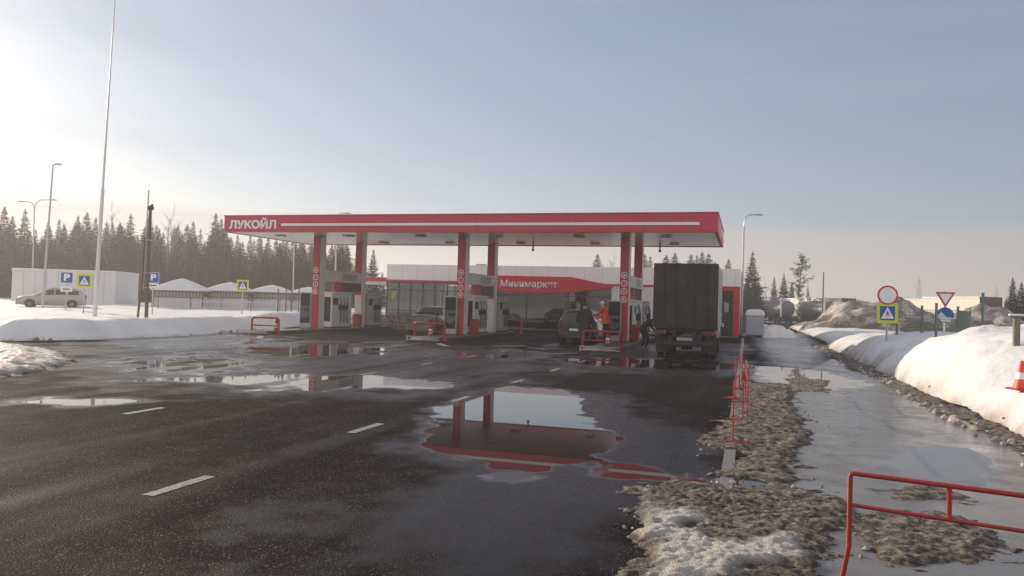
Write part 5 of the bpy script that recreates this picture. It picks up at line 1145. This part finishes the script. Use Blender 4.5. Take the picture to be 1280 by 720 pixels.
m = MB(); m.box(-.14, 1.3, -.05, .05, zt-z0+.031, zt-z0+.075); m.build('snow_strip', SNOW, sp_, bevel=.02)
heap('dirty_snow_heap', 'tall dirty brown snow heap behind the round red rimmed sign', 'snow heap', tuple(at(1100, 416, 66).to_2d())+(-.05,), 6.8, 5, 2.9, DSNOW, 14, .1)
heap('dirty_snow_heap', 'dirty grey snow heap behind the mesh fence and give way sign', 'snow heap', tuple(at(1226, 410, 62).to_2d())+(-.05,), 4.4, 4, 2.5, DSNOW, 25, .3)
heap('dirty_snow_heap', 'low dirty snow ridge at the far end of the wet lane', 'snow heap', tuple(at(1035, 412, 80).to_2d())+(-.05,), 4, 3, 1.0, DSNOW, 37, .2)
CREAM = mat('cream_sheet', (.72, .66, .56), .6, var=.06, vscale=1); CDARK = mat('container_end_shade', (.10, .085, .075), .7, var=.25)  # end sheet darker than the cream sides: shade put into its colour
GTANK = mat('grey_tank', (.17, .17, .175), .5, .2, var=.15, vscale=2)
def container(label, px, py, Y, wd, ln, top=4.0, ang=R(11)):
    c = at(px, py, Y); g = thing('freight_container', label, 'container', (c.x, c.y, 0), ang, 'cream containers along the far road')
    m = MB(); m.box(0.05, wd-.05, .06, ln, 1.1, top); m.build('body', CREAM, g)
    m = MB(); m.box(0, wd, -.02, .05, 1.05, top+.05); m.build('end_wall', CDARK, g)
    m = MB()
    for k in range(7): x = .15+k*(wd-.3)/6; m.box(x-.03, x+.03, -.05, -.021, 1.15, top-.05)
    m.build('end_rib', CDARK, g)
    m = MB(); m.box(-.03, .04, 0.06, ln, top-.08, top+.06); m.box(-.03, .04, .06, ln, 1.02, 1.15); m.build('edge_rail', WHITE, g)
    m = MB(); m.box(.3, wd-.3, .2, ln-.2, .75, 1.04)
    for y in (1.5, 2.7, ln-2.7, ln-1.4):
        for x in (.25, wd-.25): m.lathe([(.5, -.14), (.5, .14)], (x, y, .5), 16, 'x')
    m.build('bogie', DARK, g)
    return g
container('cream freight container nearest the minimarket corner, at the far road', 1009, 373, 125, 2.1, 9)
container('cream freight container second from the minimarket, dark end showing above the heap', 1052, 373, 116, 2.5, 8)
container('cream freight container behind the give way sign', 1170, 375, 103, 2.9, 10)
container('dark ended container farthest right, behind the tallest fence post', 1225, 371, 86, 2.9, 9)
def tank(label, px, Y, ln, ang=R(11)):
    c = at(px, 398, Y); g = thing('tank_trailer', label, 'tank trailer', (c.x, c.y, 0), ang, 'grey tank trailers at the far road'); r_ = 1.25
    m = MB(); m.lathe([(.25, -.35), (.8, -.25), (1.1, -.08), (r_, .2), (r_, ln-.2), (1.1, ln+.08), (.8, ln+.25), (.25, ln+.35)], (0, 0, 2.15), 28, 'y'); m.build('tank', GTANK, g)
    m = MB(); m.box(-.25, .25, .5, ln-.5, 3.40, 3.46); m.tube([(-.25, .5, 3.75), (-.25, ln-.5, 3.75)], .025)
    for k in range(5): y = .5+k*(ln-1)/4; m.tube([(-.25, y, 3.42), (-.25, y, 3.75)], .02)
    m.build('walkway', WHITE, g)
    m = MB(); m.box(-.9, .9, 0, ln, .75, .95); m.box(-1.1, 1.1, ln*.2, ln*.2+.3, .9, 1.4); m.box(-1.1, 1.1, ln*.8-.3, ln*.8, .9, 1.4); m.build('frame', CHAS, g)
    for y in (.9, 2.0, ln-1.6):
        for x in (-1.0, 1.0): q = MB(); q.lathe([(.25, -.14), (.48, -.14), (.5, -.1), (.5, .1), (.48, .14), (.25, .14)], (x, y, .5), 18, 'x'); q.build('wheel', RUBBER, g)
    m = MB(); m.tube([(-1.3, -.2, .95), (-1.3, -.2, 3.9)], .14); m.build('ladder', WHITE, g)
tank('grey tank trailer beside the first cream container, near the minimarket', 985, 118, 8.5)
tank('grey tank trailer between the second cream container and the dirty heap', 1040, 108, 7.5)
# far pylons
def pylon(label, px, ybase, ytop, Y):
    b = at(px, ybase, Y); H_ = at(px, ytop, Y).z; g = thing('power_pylon', label, 'pylon', (b.x, Y, 0), .4); m = MB(); s2 = H_*.09
    for sx in (-1, 1):
        for sy in (-1, 1): m.tube([(sx*s2, sy*s2, -.5), (sx*s2*.25, sy*s2*.25, H_*.7), (0, 0, H_)], .11, 5)
    for k in range(9):
        z0, z1 = H_*.72*k/9, H_*.72*(k+1)/9; a, b2 = s2*(1-.75*k/9), s2*(1-.75*(k+1)/9)
        for sx in (-1, 1): m.tube([(sx*a, -a, z0), (-sx*b2, -b2, z1)], .07, 4); m.tube([(sx*a, a, z0), (-sx*b2, b2, z1)], .07, 4)
    m.build('lattice', SILVER, g, smooth=0); m = MB()
    for z, l in ((.72, .22), (.82, .30), (.91, .18)): m.tube([(-H_*l*.5, 0, H_*z), (H_*l*.5, 0, H_*z)], .10, 5)
    m.build('cross_arm', SILVER, g)
pylon('distant lattice power pylon above the dirty heaps', 1148, 400, 346, 330)
pylon('small distant power pylon left of the trees at the right edge', 1245, 402, 357, 420)
b = at(1028, 402, 95); pz = at(1029, 340, 95).z
pp = tag(MB().tube([(0, 0, -.3), (.03, 0, pz)], [.10, .07], 8).build('utility_pole', WOOD), 'thin lone utility pole between the first two cream containers', 'utility pole'); pp.location = (b.x, 95, 0)

# ================================================================== TREES
rng_ = random.Random(11)
SPRUCE = mat('spruce_needles', (.016, .020, .016), .95, var=.45, vscale=.9, spec=.08)
PINE = mat('pine_needles', (.055, .070, .045), .85, var=.4, vscale=.9)
FARTW = BIRCH
def spruce_mesh(seed, h=16.0, rad=2.6, bare=.05, dens=1.0, irr=.3):
    r_ = random.Random(seed); V = []; Fq = []
    z = h*bare; ring = 0; swell = [r_.uniform(.75, 1.15) for _ in range(40)]
    while z < h*.985:
        t_ = (z-h*bare)/(h*(1-bare)); L0 = (rad*(1-t_)**1.08*swell[int(t_*39)] + .05)
        nb = max(4, int((8 if t_ < .6 else 6)*dens))
        for k in range(nb):
            if r_.random() < .12: continue
            a = 2*math.pi*(k+r_.random()*.9)/nb + ring*1.3; L_ = L0*r_.uniform(1-irr*1.3, 1.25)
            dr = Vector((math.cos(a), math.sin(a), 0)); droop = -.36+.75*t_+r_.uniform(-.12, .12); sd_ = Vector((-math.sin(a), math.cos(a), 0))
            ns = max(2, int(L_/.34))
            for q in range(ns):
                f = (q+.5)/ns; c = dr*(L_*f) + Vector((0, 0, z+L_*f*droop+.22*L_*f*f)); wd = (.16+.52*(1-f))*r_.uniform(.6, 1.2)*min(1, .35+L0/rad)
                ln = L_/ns*r_.uniform(.9, 1.5)
                for sgn in (-1, 1):
                    if r_.random() < .14: continue
                    tip = c + dr*ln*r_.uniform(.5, 1.2) + sd_*sgn*wd*r_.uniform(.6, 1.3) + Vector((0, 0, -wd*r_.uniform(.2, .9)))
                    b0 = c - dr*ln*.4; i = len(V)
                    V += [tuple(b0), tuple(c+dr*ln*.8+Vector((0, 0, r_.uniform(-.04, .06)))), tuple(tip), tuple(b0+sd_*sgn*wd*.3+Vector((0, 0, -wd*.25)))]; Fq.append((i, i+1, i+2, i+3))
        z += h*.023*r_.uniform(.75, 1.3)/(dens**.3)*(1-.4*t_); ring += 1
    for k in range(5):
        a = k*1.25; i = len(V); V += [(0, 0, h*1.0), (.07*math.cos(a), .07*math.sin(a), h*.94), (.07*math.cos(a+.8), .07*math.sin(a+.8), h*.93)]; Fq.append((i, i+1, i+2))
    me = bpy.data.meshes.new('crown'); me.from_pydata(V, [], Fq); me.materials.append(SPRUCE); me.update(); return me
def trunk_mesh(h, r0=.2, m=None, lean=0.0):
    mb = MB(); mb.tube([(0, 0, -.6), (lean*.3, 0, h*.35), (lean, 0, h*.97)], [r0, r0*.7, .02], 8); return mb.mesh('trunk', m or BARK)
def pine_mesh(seed, h=16.0):
    r_ = random.Random(seed); V = []; Fq = []; mb = MB()
    mb.tube([(0, 0, -.5), (.1, 0, h*.4), (.5, .1, h*.75), (.9, .1, h*.96)], [.22, .17, .10, .04], 8)
    for k in range(26):
        t_ = .38+.6*k/26; z = h*t_; a = r_.uniform(0, 6.28); L_ = (2.6*(1-abs(t_-.66)/.42)+.5)*r_.uniform(.55, 1.1)
        st_ = Vector((.9*t_**2, .05, z)); e = st_+Vector((math.cos(a)*L_, math.sin(a)*L_, L_*r_.uniform(.1, .5)))
        mb.tube([st_, (st_+e)/2+Vector((0, 0, -.08)), e], [.05, .035, .02], 5)
        for q in range(46):
            f = r_.uniform(.35, 1.1); c = st_+(e-st_)*f+Vector((r_.gauss(0, .34), r_.gauss(0, .34), r_.gauss(0, .24))); s2 = r_.uniform(.12, .3)
            d1 = Vector((r_.gauss(0, 1), r_.gauss(0, 1), r_.gauss(0, .6))).normalized()*s2; d2 = Vector((r_.gauss(0, 1), r_.gauss(0, 1), r_.gauss(0, .6))).normalized()*s2; i = len(V)
            V += [tuple(c-d1), tuple(c-d2*.6), tuple(c+d1), tuple(c+d2*.6)]; Fq.append((i, i+1, i+2, i+3))
    me = bpy.data.meshes.new('crown'); me.from_pydata(V, [], Fq); me.materials.append(PINE); me.update(); return me, mb.mesh('trunk', BARK)
def birch_mesh(seed, h=14.0):
    r_ = random.Random(seed); tr, cr = MB(), MB()
    tr.tube([(0, 0, -.5), (.15, 0, h*.4), (.1, .1, h*.75)], [.13, .10, .05], 7)
    def grow(p, d, L_, rad, lev):
        q = p; pts = [p]
        for k in range(3): d = (d+Vector((r_.gauss(0, .16), r_.gauss(0, .16), .08))).normalized(); q = q+d*(L_/3); pts.append(q)
        cr.tube(pts, [rad, rad*.8, rad*.6, rad*.35], 4, caps=False)
        if lev < 3:
            for k in range(4 if lev < 2 else 5):
                f = pts[r_.choice((1, 2, 3))]; nd = (d+Vector((r_.gauss(0, .6), r_.gauss(0, .6), r_.gauss(.15, .35)))).normalized(); grow(f, nd, L_*r_.uniform(.4, .65), rad*.55, lev+1)
    for k in range(9):
        z = h*(.3+.45*k/9); a = r_.uniform(0, 6.28); grow(Vector((.12, .05, z)), Vector((math.cos(a)*.7, math.sin(a)*.7, 1)).normalized(), h*.26*r_.uniform(.7, 1.1), .045, 1)
    grow(Vector((.1, .1, h*.74)), Vector((0, 0, 1)), h*.24, .05, 1)
    return cr.mesh('crown', BIRCH), tr.mesh('trunk', BIRCH)
SP = [(spruce_mesh(1, 16, 3.3, .03, 1.3), trunk_mesh(16)), (spruce_mesh(2, 16, 2.7, .05, 1.2, .38), trunk_mesh(16)), (spruce_mesh(3, 16, 3.9, .02, 1.4, .30), trunk_mesh(16)), (spruce_mesh(4, 16, 2.2, .08, .9, .45), trunk_mesh(16)), (spruce_mesh(5, 16, 3.0, .04, 1.4, .35), trunk_mesh(16))]
PN = [pine_mesh(6), pine_mesh(8)]
BI = [birch_mesh(7), birch_mesh(9)]
def tree(kind, k, x, y, z, h, label, group, name, wide=1.0, rz=None):
    cr, tr = {'s': SP, 'p': PN, 'b': BI}[kind][k]
    base_h = 14.0 if kind == 'b' else 16.0
    r = thing(name, label, 'tree', (x, y, z), rng_.uniform(0, 6.28) if rz is None else rz, group); s2 = h/base_h; r.scale = (s2*wide, s2*wide, s2)
    for nm, me in (('crown', cr), ('trunk', tr)):
        o = bpy.data.objects.new(nm, me); C.objects.link(o); o.parent = r
    return r
def at_tree(px, ytop, Y, kind, k, label, group=None, name='spruce_tree', wide=1.0, z0=0.0, rz=None):
    t_ = at(px, ytop, Y); return tree(kind, k, t_.x, Y, z0, t_.z-z0, label, group, name, wide, rz)
FG_ = 'spruces massed in the forest on the left'
named = [  # skyline trees one can point to
    (6, 257, 118, 2, 'broad tall spruce at the left edge of the photo, forest skyline'), (32, 260, 125, 0, 'tall spruce right of the leftmost broad one, behind the two armed lamp'),
    (16, 268, 120, 4, 'spruce standing between the two tallest ones at the left edge'),
    (60, 277, 120, 0, 'pointed spruce just right of the single thin street lamp'), (74, 273, 118, 1, 'narrow pointed spruce between the thin street lamp and the mast'),
    (98, 268, 122, 4, 'dense spruce left of the tall mast, rising above its neighbours'), (109, 264, 120, 2, 'broad tallest spruce directly left of the white mast'), (120, 270, 124, 1, 'spruce partly hidden behind the white mast'),
    (164, 266, 124, 0, 'tall spruce just left of the wooden utility pole'), (152, 282, 120, 4, 'shorter spruce midway between the mast and the utility pole'),
    (187, 268, 120, 2, 'tall broad spruce directly behind the wooden utility pole'), (196, 280, 123, 1, 'narrow spruce right of the wooden utility pole'),
    (221, 283, 125, 3, 'slim spruce above the gap left of the first pavilion roof'), (242, 275, 128, 1, 'pointed spruce above the first pavilion roof'), (251, 284, 120, 3, 'small spruce top right of the pointed one over the first pavilion'),
    (270, 265, 120, 0, 'tall spruce just left of the canopy end'), (277, 272, 116, 4, 'spruce at the left tip of the red canopy')]
for px, yt, Y, k, lab in named: at_tree(px, yt, Y, 's', k, lab, wide=1.3)
for j in range(96):
    px = -70+j*5.3+rng_.uniform(-3, 3); Y = rng_.uniform(108, 150); yt = 287+rng_.gauss(0, 7)
    if px > 285: yt = 297+rng_.uniform(-6, 9)
    at_tree(px, yt, Y, 's', rng_.choice((0, 1, 2, 4, 4)), 'dark spruce of the dense forest mass behind the white building and pavilions', FG_, wide=rng_.uniform(1.1, 1.6))
for j in range(30):
    px = -300+j*8+rng_.uniform(-3, 3); at_tree(px, 285+rng_.gauss(0, 9), rng_.uniform(105, 135), 's', rng_.choice((0, 2, 4)), 'dark spruce of the dense forest mass behind the white building and pavilions', FG_, wide=1.4)
for j in range(46):
    px = -40+j*10.5+rng_.uniform(-6, 6); at_tree(px, 312+rng_.uniform(-10, 14), rng_.uniform(98, 108), 's', rng_.choice((2, 4, 0)), 'dark spruce of the dense forest mass behind the white building and pavilions', FG_, wide=1.5)
for px, yt, Y, k, lab in ((86, 276, 112, 0, 'bare leafless birch left of the dense spruce by the mast'), (140, 264, 114, 1, 'bare leafless birch just right of the white mast'), (136, 272, 118, 0, 'smaller bare birch at the foot of the mast skyline'), (210, 268, 112, 1, 'bare leafless birch right of the wooden utility pole'), (216, 276, 116, 0, 'thin bare birch farther right of the wooden utility pole'), (47, 300, 112, 1, 'bare birch beside the two armed lamp')):
    at_tree(px, yt, Y, 'b', k, lab, None, 'birch_tree')
for px, yt, Y, k, kk, lab in ((447, 309, 112, 's', 1, 'tall spruce left of the pair behind the side wing'), (467, 311, 112, 's', 0, 'right spruce of the pair behind the side wing'), (457, 322, 115, 's', 3, 'small spruce between the pair behind the side wing'), (430, 330, 118, 's', 4, 'spruce seen between the left canopy columns'), (411, 318, 120, 's', 0, 'spruce beside the left front canopy column'), (478, 340, 130, 's', 2, 'low spruce at the left edge of the parapet'),
                             (747, 317, 150, 's', 0, 'lone spruce above the roof left of the right columns'), (765, 321, 150, 'b', 0, 'hazy bare tree above the roof left of the right columns'), (806, 317, 140, 's', 1, 'left spruce of the two right of the right canopy columns'), (813, 319, 140, 's', 3, 'right spruce of the two beside the right canopy columns'),
                             (833, 318, 135, 's', 2, 'broad spruce above the left top corner of the truck'), (844, 315, 138, 's', 4, 'taller spruce above the middle of the truck box'), (864, 317, 135, 's', 0, 'spruce over the right half of the truck, left of four'), (871, 318, 135, 's', 3, 'thin spruce over the truck, second of four'), (878, 314, 135, 's', 1, 'tallest thin spruce over the truck, third of four'), (886, 316, 135, 's', 0, 'spruce above the right top corner of the truck, last of four'), (894, 326, 138, 's', 3, 'short spruce just right of the truck top'), (911, 323, 140, 's', 1, 'lone spruce above the right end of the minimarket'),
                             (941, 313, 118, 's', 0, 'tall spruce just right of the curved street lamp'), (934, 345, 112, 's', 4, 'lower dark spruce at the foot of the curved street lamp'), (948, 352, 112, 's', 2, 'bushy low spruce right of the tall one by the street lamp'), (968, 345, 140, 's', 1, 'small hazy spruce left of the tall pine'), (980, 341, 135, 's', 0, 'pointed spruce directly left of the leaning pine'), (958, 350, 150, 'b', 1, 'hazy bare tree behind the first container'), (999, 318, 130, 'p', 0, 'tall leaning pine with open crown above the containers'), (990, 352, 135, 's', 4, 'low spruce at the foot of the leaning pine'), (1010, 355, 150, 's', 3, 'small faint spruce right of the leaning pine'),
                             (1266, 346, 90, 's', 4, 'dark narrow tree at the right edge behind the snowy post'), (1277, 352, 88, 's', 2, 'broad dark tree at the far right edge'), (1258, 372, 95, 's', 0, 'low tree left of the two dark trees at the right edge'), (1290, 344, 92, 's', 0, 'tall tree cut by the right edge of the view')):
    nm = {'s': 'spruce_tree', 'p': 'pine_tree', 'b': 'birch_tree'}[k]
    at_tree(px, yt, Y, k, kk, lab, None, nm, wide=(2.0 if 700 < px < 920 else 1.2) if k == 's' else 1.0, rz=.0 if k == 'p' else None)

tree('b', 1, W(-26.4, 49.9).x, W(-26.4, 49.9).y, .3, 2.6, 'small bare reddish bush in the snow under the open side wing', None, 'bare_bush', 1.6)

# ================================================================== AIR
hz_ = MB().box(-2400, 2400, -2300, 2500, -1.2, 40).build('haze', mat('haze_none', (1, 1, 1)), smooth=0); hz_['kind'] = 'stuff'
hm = bpy.data.materials.new('haze_air'); hm.use_nodes = True; t = hm.node_tree; t.nodes.clear()
ho = t.nodes.new('ShaderNodeOutputMaterial'); pv = t.nodes.new('ShaderNodeVolumePrincipled')
pv.inputs['Color'].default_value = (.93, .92, .93, 1); pv.inputs['Density'].default_value = HAZE_DENSITY; pv.inputs['Anisotropy'].default_value = HAZE_G
t.links.new(pv.outputs[0], ho.inputs['Volume']); hz_.data.materials.clear(); hz_.data.materials.append(hm)
